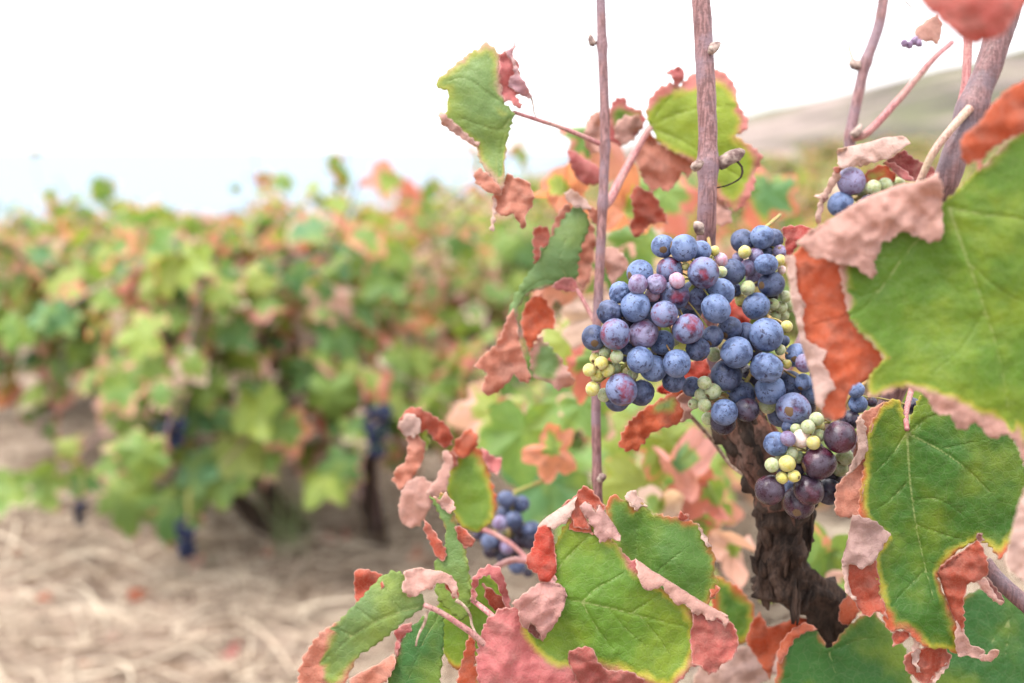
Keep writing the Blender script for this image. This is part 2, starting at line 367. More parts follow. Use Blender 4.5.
#@@TERRAIN
def terrain_height(x, y):
    r = math.hypot(x, y); az = math.degrees(math.atan2(x, y))
    Hh = np.interp(az, (-180, -60, -25, -8, 0, 5, 13.5, 20, 26, 40, 90, 180), (-20, -18, -13, -8, -1.2, 1.2, 4.6, 7.6, 10.2, 13, 6, -10))
    s = min(max((r-9)/110, 0), 1); s = s*s*(3-2*s)
    z = Hh*s
    dn = np.interp(az, (-180, -60, -6, 2, 10), (.03, .055, .055, .03, 0.)); z -= dn*max(0, r-3.2)*(1 if r < 40 else 40/r)
    if r > 125: z -= (r-125)*.22
    if r > 9: z += noise.fractal(Vector((x*.05, y*.05, 3)), 1., 2., 4)*min((r-9)/60, 1)*.9
    z += noise.fractal(Vector((x*1.3, y*1.3, 0)), 1., 2., 4)*.022*min(1, r/1.)
    return z
def build_ground():
    rs = np.concatenate((np.linspace(.2, 6, 90), np.geomspace(6.2, 330, 70))); az = np.radians(np.concatenate((np.arange(-60, 60, .75), np.arange(60, 300, 6))))
    V = [(0, 0, 0)]; n = len(az)
    for r in rs:
        for a in az: 
            x, y = r*math.sin(a), r*math.cos(a); V.append((x, y, terrain_height(x, y)))
    Fc = [(0, 1+(k+1) % n, 1+k) for k in range(n)]
    for i in range(len(rs)-1):
        for k in range(n): Fc.append((1+i*n+k, 1+i*n+(k+1) % n, 1+(i+1)*n+(k+1) % n, 1+(i+1)*n+k))
    t = NT('dry_soil'); tc = t.n('TexCoord').outputs['Object']
    n1 = t.noise(tc, 3., 8., .62); n2 = t.noise(tc, 26., 6., .6, .5); n3 = t.noise(tc, .11, 7., .68); n4 = t.noise(tc, 90., 4.)
    c = t.mix(t.ss(n1, .36, .62), (.19, .125, .085), (.33, .245, .19)); c = t.mix(t.ss(n2, .45, .66, 0., .7), c, (.39, .31, .245)); c = t.mix(t.ss(n4, .5, .7, 0., .6), c, (.15, .10, .07))
    far = t.mix(t.ss(n3, .44, .56), (.205, .160, .140), (.058, .050, .040)); far = t.mix(t.ss(t.noise(tc, .16, 6., .7), .50, .58, 0., .85), far, (.10, .10, .055))
    geo = t.n('NewGeometry'); ln = t.n('VectorMath', operation='LENGTH'); t.l(geo.outputs['Position'], ln.inputs[0])
    c = t.mix(t.ss(ln.outputs['Value'], 12., 40.), c, far)
    m = t.done(t.pbr(c, .95, .1, t.bump(t.math('ADD', n2, n4), .8, .03)))
    o = mesh_obj('ground', V, Fc, m); tag(o, 'dry brown vineyard soil rising to a bare hill on the right', 'ground', kind='structure')
    # the sea far below, out to the horizon
    t = NT('sea_water'); tc = t.n('TexCoord').outputs['Object']; nn = t.noise(tc, .02, 4.)
    m = t.done(t.pbr((.165, .205, .238), .85, .03, t.bump(nn, .3, 2.)))
    rr = [60, 300, 1500, 8000, 60000]; V = []; Fc = []
    for r in rr:
        for k in range(64): V.append((r*math.sin(k*math.tau/64), r*math.cos(k*math.tau/64), -34.))
    for i in range(4):
        for k in range(64): Fc.append((i*64+k, i*64+(k+1) % 64, (i+1)*64+(k+1) % 64, (i+1)*64+k))
    o = mesh_obj('sea', V, Fc, m); tag(o, 'pale hazy sea below the sky beyond the vines', 'sea', kind='structure')
build_ground()
def build_straw():
    t = NT('dry_straw'); a = t.attr('tone', 'Fac'); tc = t.n('TexCoord').outputs['Object']
    c = t.mix(t.ss(a, .15, .6), (.12, .08, .055), (.45, .355, .265)); c = t.mix(t.ss(a, .6, .98), c, (.66, .56, .43))
    m = t.done(t.pbr(c, .8, .2))
    rng = random.Random(3); V = []; Fc = []; tone = []
    for i in range(19000):
        y = 1.2+4.8*rng.random()**1.7; x = rng.uniform(-.75*y-.4, .62*y+.3)
        if rng.random() > .55+.9*max(0, noise.noise(Vector((x*1.4, y*1.4, 5)))+.3): continue
        L = rng.uniform(.05, .42) if rng.random() < .7 else rng.uniform(.02, .1); w = rng.uniform(.0008, .0032) * (1.9 if rng.random() < .12 else 1)
        a = rng.gauss(0, .75)+(1.2 if rng.random() < .25 else 0); k = rng.gauss(0, 2.6); n = 7; tv = rng.random(); pz = rng.uniform(0., .02) + (.015 if L > .3 else 0); lift = rng.uniform(-.01, .03)
        P = []; px, py = x, y
        for j in range(n):
            P.append((px, py, terrain_height(px, py)+.003+pz+lift*math.sin(j/(n-1)*math.pi)))
            px += math.cos(a)*L/n; py += math.sin(a)*L/n; a += k*L/n
        b = len(V)
        for j, q in enumerate(P):
            e = P[min(j+1, n-1)]; f = P[max(j-1, 0)]; dx, dy = e[0]-f[0], e[1]-f[1]; l = math.hypot(dx, dy)+1e-9; ww = w*(1-.6*j/n)
            nx, ny = -dy/l*ww, dx/l*ww
            V += [(q[0]+nx, q[1]+ny, q[2]), (q[0], q[1], q[2]+ww*.9), (q[0]-nx, q[1]-ny, q[2])]; tone += [tv]*3
        for j in range(n-1):
            c_ = b+j*3
            Fc += [(c_, c_+1, c_+4, c_+3), (c_+1, c_+2, c_+5, c_+4), (c_+2, c_, c_+3, c_+5)]
    o = mesh_obj('straw', V, Fc, m, attrs={'tone': ('FLOAT', tone)})
    tag(o, 'dry straw mulch strewn over the vineyard soil', 'straw', kind='stuff')
build_straw()

#@@BGVINES
def leaf_template():
    """a five-lobed grape leaf: rings from the centre, unit size"""
    ctrl = [(-90, .30), (-72, .52), (-50, .78), (-36, .80), (-22, .78), (-6, .62), (10, .88), (24, 1.0), (40, .86), (54, .66), (70, .92), (90, 1.12)]
    ang = [a for a, _ in ctrl]+[180-a for a, _ in ctrl[-2:0:-1]]; rad = [r for _, r in ctrl]+[r for _, r in ctrl[-2:0:-1]]
    A = []; R = []
    for i in range(len(ang)):
        j = (i+1) % len(ang); b = ang[j] if ang[j] > ang[i] else ang[j]+360
        A += [ang[i], (ang[i]+b)/2]; R += [rad[i], (rad[i]+rad[j])/2*(1.06 if i % 2 else .94)]
    return np.radians(A), np.array(R)
LA, LR = leaf_template()
RINGS = (.36, .7, .87, 1.)
def one_leaf(pos, nrm, tipdir, size, dryness, rng, tone):
    n = np.asarray(nrm, float); n /= np.linalg.norm(n); v = np.asarray(tipdir, float); v = v-n*np.dot(v, n); v /= np.linalg.norm(v)+1e-9; u = np.cross(v, n)
    cup = rng.uniform(-.35, .25); fold = rng.uniform(0, .5); curl = rng.uniform(-.5, .6)*min(1., .3+dryness)
    if dryness > 1.: fold = rng.uniform(.9, 1.7); cup = rng.uniform(-.9, .7); curl = rng.choice((-1, 1))*rng.uniform(.5, 1.)     # shrivelled
    P = [(0, 0, 0)]; Z = [30.]; UVs = [(0, 0)]
    ph = rng.uniform(0, 6.28)
    for r in RINGS:
        x = np.cos(LA)*LR*r; y = np.sin(LA)*LR*r
        z = cup*r*r-fold*np.abs(x)*.6-.25*np.maximum(y, 0)**2+curl*(r**5)*np.sin(LA*2+ph)+.1*np.sin(LA*5+ph*2)*r
        for k in range(len(LA)): P.append((x[k], y[k], z[k])); Z.append(0); UVs.append((x[k], y[k]))
    P = np.array(P); q = size*.55
    W3 = np.asarray(pos)+q*((P[:, :1])*u+(P[:, 1:2]+.3)*v+P[:, 2:3]*n)
    m = len(LA); rr = np.concatenate(([0], np.repeat(RINGS, m)))
    asym = np.concatenate(([0], np.tile(np.sin(LA+ph), len(RINGS))))*14
    zone = (1-rr)*70-dryness*46+asym*(.3+dryness)+12+np.array([rng.gauss(0, 9)*q for q in rr])
    F_ = [(0, 1+k, 1+(k+1) % m) for k in range(m)]
    for i in range(len(RINGS)-1):
        for k in range(m): F_.append((1+i*m+k, 1+(i+1)*m+k, 1+(i+1)*m+(k+1) % m, 1+i*m+(k+1) % m))
    vein = np.full(len(P), 20.)
    vein[0] = 1.
    return W3, F_, zone, vein, np.array(UVs)*90
DRYS = ((.44, .13, .10), (.50, .24, .18), (.52, .31, .26), (.54, .41, .35), (.50, .20, .12), (.50, .22, .19)); GRNS = ((.13, .23, .055), (.15, .24, .06), (.22, .29, .06), (.09, .20, .085), (.09, .18, .05), (.17, .26, .06), (.26, .31, .08))  # palettes lightened, standing in for sky glare over the rows behind
class Foliage:
    def __init__(s, seed): s.V = []; s.F = []; s.z = []; s.ve = []; s.d = []; s.g = []; s.u = []; s.n = 0; s.rng = random.Random(seed)
    def add(s, pos, nrm, tip, size, dry):
        V, F_, z, ve, uv = one_leaf(pos, nrm, tip, size, dry, s.rng, 0)
        s.V.append(V); s.F += [tuple(i+s.n for i in f) for f in F_]; s.n += len(V); s.z.append(z); s.ve.append(ve)
        dc = np.append(np.array(s.rng.choice(DRYS)), 1); gc = np.append(np.array(s.rng.choice(GRNS)), s.rng.uniform(.1, .7))
        s.d.append(np.tile(dc, (len(V), 1))); s.g.append(np.tile(gc, (len(V), 1))); s.u.append(np.column_stack((uv+s.rng.random()*900, np.full(len(V), s.rng.random()*500))))
    def build(s, name, parent):
        o = mesh_obj(name, np.vstack(s.V), s.F, LEAF, None, {'zone': ('FLOAT', np.concatenate(s.z)), 'vein': ('FLOAT', np.concatenate(s.ve)),
            'dry': ('FLOAT_COLOR', np.vstack(s.d)), 'green': ('FLOAT_COLOR', np.vstack(s.g)), 'luv': ('FLOAT_VECTOR', np.vstack(s.u))})
        put(o, parent); return o
def bush_vine(loc, label, group, seed, hgt=.9, spread=.62, ncane=20, leaves=17, dry=.3, two=False, lean=0., sparse_low=.30):
    """a free-standing goblet vine: short gnarled trunk, arms, canes and leaves"""
    rng = random.Random(seed); loc = np.asarray(loc, float); root = empty('grape_vine', loc, label, 'grapevine', group)
    tb = MB(); heads = []
    def stem(x0, x1, y1, h, r):
        P = catmull([loc+(x0, 0, -.04), loc+(x0*.6+x1*.45, y1*.3, h*.4), loc+(x1*.8, y1*.7, h*.75), loc+(x1, y1, h)], 16)
        tb.tube(P, np.linspace(r*1.35, r*.8, 16), 12, .8, 40, seed=seed); heads.append(P[-1])
    if two: stem(.05, -.22, .02, .36, .018); stem(-.02, -.30, -.03, .34, .015)
    else: stem(.01, lean-.03, .02, .34, .024)
    arms = []
    for hd in heads:
        for k in range(3 if two else 5):
            a = rng.uniform(0, 6.28); e = hd+np.array((math.cos(a)*.15, math.sin(a)*.15, rng.uniform(.03, .13)))
            P = catmull([hd, (hd+e)/2+(0, 0, -.015), e], 8); tb.tube(P, np.linspace(.017, .011, 8), 7, .35, 40, seed=seed+k); arms.append(e)
    tb.build('trunk', BARK, root)
    cb = MB(); fo = Foliage(seed)
    for k in range(ncane):
        st = arms[k % len(arms)]; a = math.tau*k/ncane+rng.uniform(-.35, .35); sp = spread*rng.uniform(.35, 1.); top = hgt*rng.uniform(.62, 1.02)
        mid = np.array((loc[0]+math.cos(a)*sp*.6, loc[1]+math.sin(a)*sp*.6, loc[2]+top*.8)); 
        end = np.array((loc[0]+math.cos(a)*sp, loc[1]+math.sin(a)*sp, loc[2]+(top if rng.random() < .55 else top*rng.uniform(.2, .7))))
        P = catmull([st, (st+mid)/2+(0, 0, .06), mid, end], 26); cb.tube(P, np.linspace(.0055, .0022, 26), 6)
        for j in range(leaves):
            u = .14+.86*(j+rng.random())/leaves; p = P[min(25, int(u*25))]
            oa = rng.uniform(0, 6.28); off = np.array((math.cos(oa), math.sin(oa), rng.uniform(-.5, .5)))*rng.uniform(.03, .10)
            q = p+off
            if q[2] < loc[2]+sparse_low*rng.uniform(.7, 1.3): continue
            outw = np.array((q[0]-loc[0], q[1]-loc[1], 0)); outw /= np.linalg.norm(outw)+1e-6
            nrm = outw*rng.uniform(.2, 1.)+np.array((rng.gauss(0, .35), rng.gauss(0, .35)-.15, rng.uniform(.2, 1.)))
            tip = outw*.5+np.array((rng.gauss(0, .5), rng.gauss(0, .5), -.7))
            dl = min(1.4, max(-.1, rng.gauss(dry, .32)+(.25 if q[2] > loc[2]+hgt*.8 else 0)))
            fo.add(q, nrm, tip, rng.uniform(.065, .135)*(.8 if q[2] > loc[2]+hgt*.85 else 1), dl)
    cb.build('cane', CANED, root); f = fo.build('foliage', root)
    return root
def dup(root, loc, label, group, rz):
    r = root.copy(); COL.objects.link(r); r.location = Vector(loc); r.rotation_euler = (0, 0, rz); r['label'] = label; r['group'] = group
    for ch in list(root.children):
        c = ch.copy(); COL.objects.link(c); c.parent = r
    return r
def gpos(px, d):
    az = math.atan((px-512)/F); x, y = d*math.tan(az), d
    return (x, y, terrain_height(x, y))
ROWG = 'vines in the rows behind the near vine'
b1 = bush_vine(gpos(278, 2.45), 'blurred bush vine on two slanting dark stems, at the left of the bare gap', ROWG, 11, 1.03, .66, 30, 19, .34, two=True, sparse_low=.24)
b2 = bush_vine(gpos(366, 2.42), 'blurred bush vine on one upright dark trunk with a long blue bunch hanging beside it', ROWG, 12, .60, .46, 18, 15, .32, sparse_low=.36)
b3 = bush_vine(gpos(35, 4.0), 'large green vine at the far left edge behind the straw', ROWG, 13, .92, .85, 32, 20, .36, sparse_low=.06)
b4 = bush_vine(gpos(655, 2.05), 'yellowing vine directly behind the thin cane and the grapes', ROWG, 14, .72, .58, 20, 16, .28, sparse_low=.18)
b5 = bush_vine(gpos(445, 3.6), 'dense dark green vine under the hanging top left leaf', ROWG, 15, .95, .78, 34, 20, .15, sparse_low=.05)
BACK = 'blurred green and red bush vine in the farther rows'
k = 0
protos = (b3, b5, b3, b4)
for d, xs in ((2.9, (790, 140)), (3.4, (890, 960)), (3.3, (150,)), (4.4, (100, 230, 330, 590, 700, 850)), (5.6, (60, 260, 480, 640, 800, 960)), (7.2, (-20, 140, 310, 430, 560, 690, 830, 980)), (9.5, (40, 180, 300, 420, 540, 650, 760, 880)), (17, (735, 800, 870, 930, 1000)), (24, (700, 760, 815, 850, 905, 960, 1020)), (13, (90, 230, 330, 440, 560, 680, 790, 900, 1000))):
    for x in xs:
        dup(protos[k % 4] if k % 5 else b3, gpos(x, d*random.uniform(.96, 1.05)), BACK, ROWG, random.uniform(0, 6.28)); k += 1

#@@NEARVINE
TRUNK_D = .545
base = at(850, 760, .60); base = np.array((base[0], base[1], terrain_height(base[0], base[1])))
VINE[0] = empty('grape_vine', base, 'nearest grapevine, in focus, with peeling old trunk, pink canes and red-edged leaves', 'grapevine')
def px_path(pts, n):
    q = catmull(np.array(pts, float), n); return at(q[:, 0], q[:, 1], q[:, 2])
def build_trunk():
    tb = MB()
    # vertical old wood, from the soil up to the crooked arm that carries the bunches
    low = at(836, 690, .575)
    P = np.vstack((catmull([base+(0, 0, -.05), base+(.01, -.01, .3), low+(.008, 0, -.12), low], 30)[:-1], px_path([(836, 690, .575), (831, 640, .57), (822, 600, .56), (800, 583, .552)], 22)))
    n = len(P); R = np.interp(np.linspace(0, 1, n), (0, .5, .7, .85, 1), (.034, .024, .012, .010, .013))
    tb.tube(P, R, 28, .55, 170, seed=3)
    P = px_path([(783, 601, .548), (783, 585, .548), (781, 560, .547), (786, 535, .546), (783, 510, .545), (776, 488, .545), (764, 465, .546), (751, 440, .548), (738, 415, .552), (728, 392, .557), (720, 370, .56)], 90)
    R = np.interp(np.linspace(0, 1, 90), (0, .03, .12, .25, .33, .42, .6, .8, 1), .9*np.array((.006, .0145, .0145, .013, .0135, .0158, .0145, .013, .010)))
    tb.tube(P, R, 44, .62, 230, seed=8, lump=lambda u, th: .10*math.sin(th*5+u*9)+.05*math.sin(th*11+u*30))
    # peeling strips and knots
    rng = random.Random(5)
    for i in range(46):
        u = rng.uniform(.02, .95); q = P[int(u*88)]; r = R[int(u*88)]; tng = P[min(89, int(u*88)+2)]-P[max(0, int(u*88)-2)]; tng /= np.linalg.norm(tng)
        th = rng.uniform(-1.9, 1.9); side = np.cross(tng, FW); side /= np.linalg.norm(side); dr = -FW*math.cos(th)+side*math.sin(th)
        L = rng.uniform(.008, .026); st = q+dr*r*1.02
        tb.tube(catmull([st-tng*L*.5, st+dr*.0012, st+tng*L*.5+dr*rng.uniform(0, .004)], 8), np.array((.3, .8, 1, 1, 1, .8, .6, .2))*rng.uniform(.0008, .0022), 6, .5, 600, seed=i, m=0 if u < .38 else rng.choice((0, 1, 1)))
    tb.build('trunk', BARK, VINE[0], mats=[BARK, BARKR])
    # the reddish younger bark on the arm
    ab = MB(); ab.tube(P[38:86]-FW*.0012, R[38:86]*1.0, 30, .28, 260, seed=21); ab.build('arm', BARKR, VINE[0])
build_trunk()
def cane(pts, r, nodes=(), mat=None, label=None, n=70, name='cane', taper=1., buds=()):
    pp = np.array(pts, float); q = catmull(pp, n); P = at(q[:, 0], q[:, 1], q[:, 2]); mb = MB()
    R = np.linspace(1, taper, n)*r*np.mean(q[:, 2])/F
    for nx, ny in nodes:
        dd = np.hypot(q[:, 0]-nx, q[:, 1]-ny); R = R*(1+.24*np.exp(-(dd/(r*1.1))**2))
    mb.tube(P, R, 16, .07, 260, seed=r)
    o = mb.build(name, mat or CANE, VINE[0])
    if label: o['label'] = label
    for b in buds:
        bb = MB(); bq = catmull(np.array(b[0], float), 8); bb.tube(at(bq[:, 0], bq[:, 1], bq[:, 2]), np.array((.9, 1.1, 1.15, 1.1, 1., .8, .55, .15))*b[1]*bq[0, 2]/F, 10, .35, 500); bb.build('bud', BUD, o)
    return o
def tendril(pts, r, mat=None, n=40):
    q = catmull(np.array(pts, float), n); mb = MB(); mb.tube(at(q[:, 0], q[:, 1], q[:, 2]), np.linspace(1, .6, n)*r*np.mean(q[:, 2])/F, 6, .2, 600)
    return mb.build('tendril', mat or TWIG, VINE[0])
D1 = .565
cane([(590, -260, D1+.01), (597, -100, D1), (602, 40, D1), (605, 140, D1), (601, 240, D1), (597, 330, D1), (596, 400, D1), (597, 470, D1), (600, 520, D1), (612, 600, D1), (660, 690, .57), (760, 740, .58), (835, 760, .59)], 4.8, ((601, 45), (605, 147), (603, 205), (598, 478)), n=130, label='thin upright mauve cane left of the grapes',
     buds=(([(595, 45, D1), (591, 40, D1), (590, 33, D1)], 3.2), ([(600, 480, D1-.006), (603, 477, D1-.01), (606, 476, D1-.012)], 3.5)))
D2 = .525
cane([(682, -260, D2-.01), (694, -100, D2), (703, 30, D2), (707, 110, D2), (708, 165, D2), (707, 210, D2), (706, 260, D2+.01), (708, 320, .55), (708, 380, .558)], 9.4, ((708, 165),), CANE, 'thick upright cane rising from behind the grapes', n=110,
     buds=(([(718, 165, D2), (730, 158, D2), (740, 153, D2), (745, 151, D2)], 6.), ([(694, 168, D2-.008), (699, 164, D2-.012), (704, 162, D2-.013)], 4.5), ([(710, 52, D2-.008), (716, 46, D2-.006), (720, 42, D2-.004)], 4.), ([(700, 232, D2-.010), (698, 226, D2-.014), (694, 222, D2-.014)], 5.)))
tendril([(736, 160, D2), (742, 168, D2), (740, 178, D2), (728, 185, D2), (716, 188, D2)], 1.3, BARK)
D3 = .60
cane([(930, -200, D3), (893, -60, D3), (880, 20, D3), (866, 62, D3), (857, 100, D3), (850, 140, D3), (845, 200, D3), (820, 300, .59), (770, 400, .57)], 5.3, ((866, 62), (851, 135)), label='pale cane standing against the hill', 
     buds=(([(860, 66, D3), (854, 64, D3), (851, 58, D3)], 5.), ([(852, 136, D3-.01), (858, 130, D3-.012), (861, 124, D3-.012)], 4.)))
tendril([(853, 60, D3), (849, 45, D3), (850, 20, D3), (853, -20, D3), (858, -50, D3), (868, -62, D3)], 1.2, PETIG)
cane([(852, 138, D3-.005), (868, 132, D3-.01), (900, 98, D3-.01), (930, 62, D3-.01), (952, 42, D3)], 4.2, (), PETI, 'pink petiole crossing in front of the hill', taper=.7, name='petiole')
D4 = .44
cane([(1075, -230, D4), (1030, -70, D4), (1004, 20, D4), (985, 75, D4), (966, 125, D4), (950, 170, D4), (940, 205, D4+.01), (925, 300, .5), (880, 420, .54), (800, 500, .55)], 12., ((972, 108),), CANED, 'thick leaning cane at the upper right', n=110)
cane([(970, 108, D4-.006), (952, 128, D4-.008), (932, 155, D4-.006), (916, 190, D4)], 4.4, (), PETIG, taper=.8, name='petiole')
cane([(1045, 72, .42), (1015, 92, .43), (990, 112, .437), (972, 125, .442)], 4.6, (), PETI, name='petiole')
cane([(985, -160, .52), (971, -20, .52), (968, 40, .52), (966, 80, .52), (960, 110, .52), (952, 150, .52)], 4.2, (), PETI, n=30, name='petiole')
cane([(984, 562, .49), (1000, 582, .485), (1030, 608, .48), (1060, 640, .47)], 8., (), CANED, 'brown cane stub under the lower right leaf', n=20)

#@@LEAVES
# 1 the big near leaf at the right, top margin folded over, left lobe dried red
L1g = [(945, 206), (960, 190), (985, 165), (1010, 142), (1045, 118), (1075, 200), (1075, 500), (1040, 470), (1024, 425), (1000, 412), (975, 400), (950, 392), (925, 385), (905, 380), (888, 384), (876, 388), (874, 374), (888, 358), (858, 330), (850, 300), (846, 262), (870, 236), (900, 220)]
leaf('large green leaf nearest the right edge, its pink top margin folded down and its left lobe dried red', .388, [
    piece([(943, 203), (960, 188), (985, 163), (1010, 139), (1045, 113), (1078, 200), (1078, 520), (1035, 492), (1022, 458), (1018, 444), (1006, 433), (992, 441), (984, 430), (974, 421), (966, 431), (957, 429), (950, 413), (942, 416), (934, 412), (927, 397), (915, 390), (900, 388), (888, 394), (868, 399), (868, 377), (886, 358), (852, 325), (845, 300), (838, 255), (870, 232), (900, 216)], PINK, L1g, er=2.),
    piece([(792, 253), (804, 246), (842, 258), (850, 300), (858, 328), (892, 358), (880, 370), (868, 380), (852, 386), (847, 398), (846, 414), (836, 421), (824, 417), (817, 400), (812, 372), (803, 340), (797, 300)], ORG, None, hinge=[(845, 258), (852, 300), (858, 328), (890, 358)], h=-14, R=60),
    piece([(785, 256), (795, 256), (797, 290), (806, 305), (802, 320), (806, 340), (828, 352), (822, 362), (830, 376), (836, 388), (826, 396), (822, 412), (816, 405), (812, 380), (800, 340), (791, 295)], PALE, None, z=-12, hinge=[(787, 258), (800, 340), (812, 385), (820, 414)], h=5, R=8),
    piece([(796, 243), (806, 234), (828, 220), (860, 200), (900, 184), (925, 180), (938, 172), (943, 186), (942, 212), (944, 232), (940, 240), (930, 243), (920, 238), (910, 233), (899, 232), (890, 241), (882, 243), (880, 252), (874, 262), (877, 272), (873, 279), (862, 272), (856, 266), (840, 264), (826, 259), (812, 258), (806, 250)], PINK, None, hinge=[(796, 243), (860, 200), (900, 184), (938, 172)], h=15, R=28, amp=1.3, wr=1.5),
    ], tilt=(.12, -.05), bumps=(((925, 300), -14, (45, 110)), ((1000, 250), 10, (60, 80)), ((960, 380), 9, (60, 40))), col=(.105, .195, .018), ya=.75, zoff=6, step=3.,
    veins=[([(949, 208), (968, 262), (985, 310), (1000, 360), (1012, 430)], 2.2), ([(949, 208), (985, 215), (1015, 218), (1050, 228)], 1.8), ([(942, 212), (905, 255), (880, 290), (858, 312), (812, 325)], 1.9), ([(968, 262), (1000, 290), (1040, 310)], 1.1), ([(985, 310), (960, 350), (930, 375)], 1.1), ([(905, 255), (880, 258), (856, 256)], 1.1), ([(880, 290), (862, 296), (848, 290)], 1.)],
    petiole=[(950, 206, .40), (945, 207, .41), (938, 208, .43)], pr=4.5)
leaf('pale dried leaf tip at the lower right edge', .36, [
    piece([(1060, 455), (1030, 475), (1018, 505), (1010, 540), (1004, 560), (1010, 572), (1019, 577), (1026, 583), (1060, 600)], PALE, None)], tilt=(.3, 0))
# 2 lower right leaf in focus
leaf('deep green leaf below the grapes with a notched top, pale folded left margin and red curled right lobe', .468, [
    piece([(893, 398), (901, 400), (907, 432), (913, 408), (930, 380), (1000, 410), (1026, 470), (1025, 500), (1016, 535), (1000, 562), (990, 545), (978, 540), (962, 548), (946, 562), (937, 575), (943, 592), (950, 606), (957, 624), (962, 640), (966, 655), (957, 655), (945, 648), (930, 649), (918, 643), (908, 632), (899, 629), (890, 633), (884, 622), (882, 606), (878, 585), (872, 560), (866, 545), (858, 515), (860, 490), (864, 465), (866, 440), (872, 420), (882, 405)], ORG,
          [(895, 398), (901, 402), (907, 432), (914, 408), (930, 370), (1010, 400), (1040, 470), (1030, 520), (1000, 550), (978, 536), (960, 546), (944, 560), (934, 575), (941, 592), (947, 606), (953, 622), (958, 650), (945, 646), (930, 646), (908, 628), (890, 628), (886, 606), (882, 585), (876, 560), (888, 538), (866, 518), (863, 490), (868, 460), (868, 440), (874, 422), (884, 407)]),
    piece([(858, 417), (866, 411), (884, 402), (878, 414), (869, 436), (868, 465), (862, 500), (858, 517), (847, 518), (836, 516), (835, 500), (836, 487), (848, 473), (855, 462), (853, 455), (858, 440), (857, 428)], SALM, None, hinge=[(880, 404), (868, 440), (866, 470), (860, 517)], h=-6, R=14),
    piece([(856, 420), (861, 414), (867, 430), (868, 450), (863, 460), (856, 468), (846, 477), (851, 465), (858, 450)], PALE, None, z=-3, hinge=[(856, 425), (856, 470)], h=5, R=6),
    piece([(852, 514), (864, 517), (876, 521), (884, 528), (891, 535), (884, 545), (878, 556), (874, 563), (862, 569), (852, 564), (842, 567), (841, 561), (846, 545), (849, 530)], (.36, .235, .215), None, hinge=[(852, 514), (847, 540), (841, 564)], h=8, R=18, wr=1.4),
    piece([(849, 560), (862, 562), (876, 558), (879, 578), (884, 600), (888, 620), (880, 612), (874, 613), (869, 617), (862, 614), (857, 606), (852, 596), (846, 591), (845, 575)], BRICK, None, z=-1.5, wr=1.6, er=3),
    piece([(842, 566), (849, 563), (848, 578), (851, 592), (858, 600), (852, 599), (846, 592)], PALE, None, hinge=[(849, 563), (850, 595)], h=4, R=6),
    piece([(937, 573), (941, 566), (952, 557), (964, 550), (977, 540), (982, 545), (987, 557), (989, 570), (986, 577), (976, 582), (967, 585), (964, 596), (964, 610), (965, 622), (963, 632), (957, 626), (950, 610), (944, 592)], BRICK, None, hinge=[(978, 540), (937, 573), (950, 610), (960, 630)], h=11, R=17, wr=1.4),
    piece([(976, 581), (986, 577), (990, 586), (998, 598), (1004, 602), (1001, 605), (992, 600), (984, 592)], PINK, None, z=4, wr=2),
    piece([(986, 575), (994, 585), (1003, 596), (1004, 603), (996, 600), (989, 590)], DKR, None, z=1, wr=2),
    piece([(957, 620), (964, 630), (970, 644), (980, 648), (986, 652), (980, 659), (970, 656), (958, 656), (955, 645)], PINK, None, z=2, er=3, wr=1.5),
    piece([(978, 655), (988, 654), (994, 649), (999, 651), (997, 658), (989, 662), (980, 660)], PINK, None, z=5, wr=1.5),
    piece([(892, 634), (896, 632), (905, 630), (911, 635), (906, 640), (898, 645), (893, 647)], BRICK, None, z=-6, wr=2),
    piece([(905, 655), (914, 651), (922, 648), (934, 645), (944, 648), (951, 655), (950, 663), (942, 668), (936, 673), (931, 684), (922, 683), (915, 677), (906, 671), (904, 662)], BRICK, None, z=-12, er=4, wr=2.2),
    piece([(934, 672), (943, 666), (951, 660), (948, 668), (941, 675), (934, 684), (929, 686)], PALE, None, z=-9, wr=2),
    piece([(914, 636), (920, 643), (920, 655), (917, 664), (922, 673), (917, 672), (912, 660), (912, 648)], PALE, None, z=-8, wr=2),
    piece([(975, 538), (977, 533), (982, 534), (984, 540), (980, 544)], DKR, None, z=4),
    ], tilt=(.03, .05), bumps=(((880, 480), -7, (26, 80)), ((950, 470), 9, (50, 60)), ((905, 560), -5, (20, 60)), ((925, 610), 5, 30)), col=(.048, .128, .014), ya=.95, zoff=4, step=2.4,
    veins=[([(907, 433), (910, 480), (916, 525), (926, 570), (934, 600)], 1.7), ([(909, 434), (940, 450), (965, 468), (990, 492)], 1.6), ([(906, 434), (892, 455), (875, 472)], 1.1), ([(909, 434), (925, 420), (945, 412)], 1.3), ([(940, 450), (960, 445), (985, 440)], .9), ([(910, 480), (890, 500), (872, 512)], .8), ([(916, 525), (945, 535), (965, 540)], .8), ([(912, 500), (940, 500), (970, 520)], .8), ([(926, 570), (905, 590), (892, 605)], .8)],
    petiole=[(907, 430, .468), (906, 415, .474), (910, 395, .485), (920, 360, .5)], pr=3)
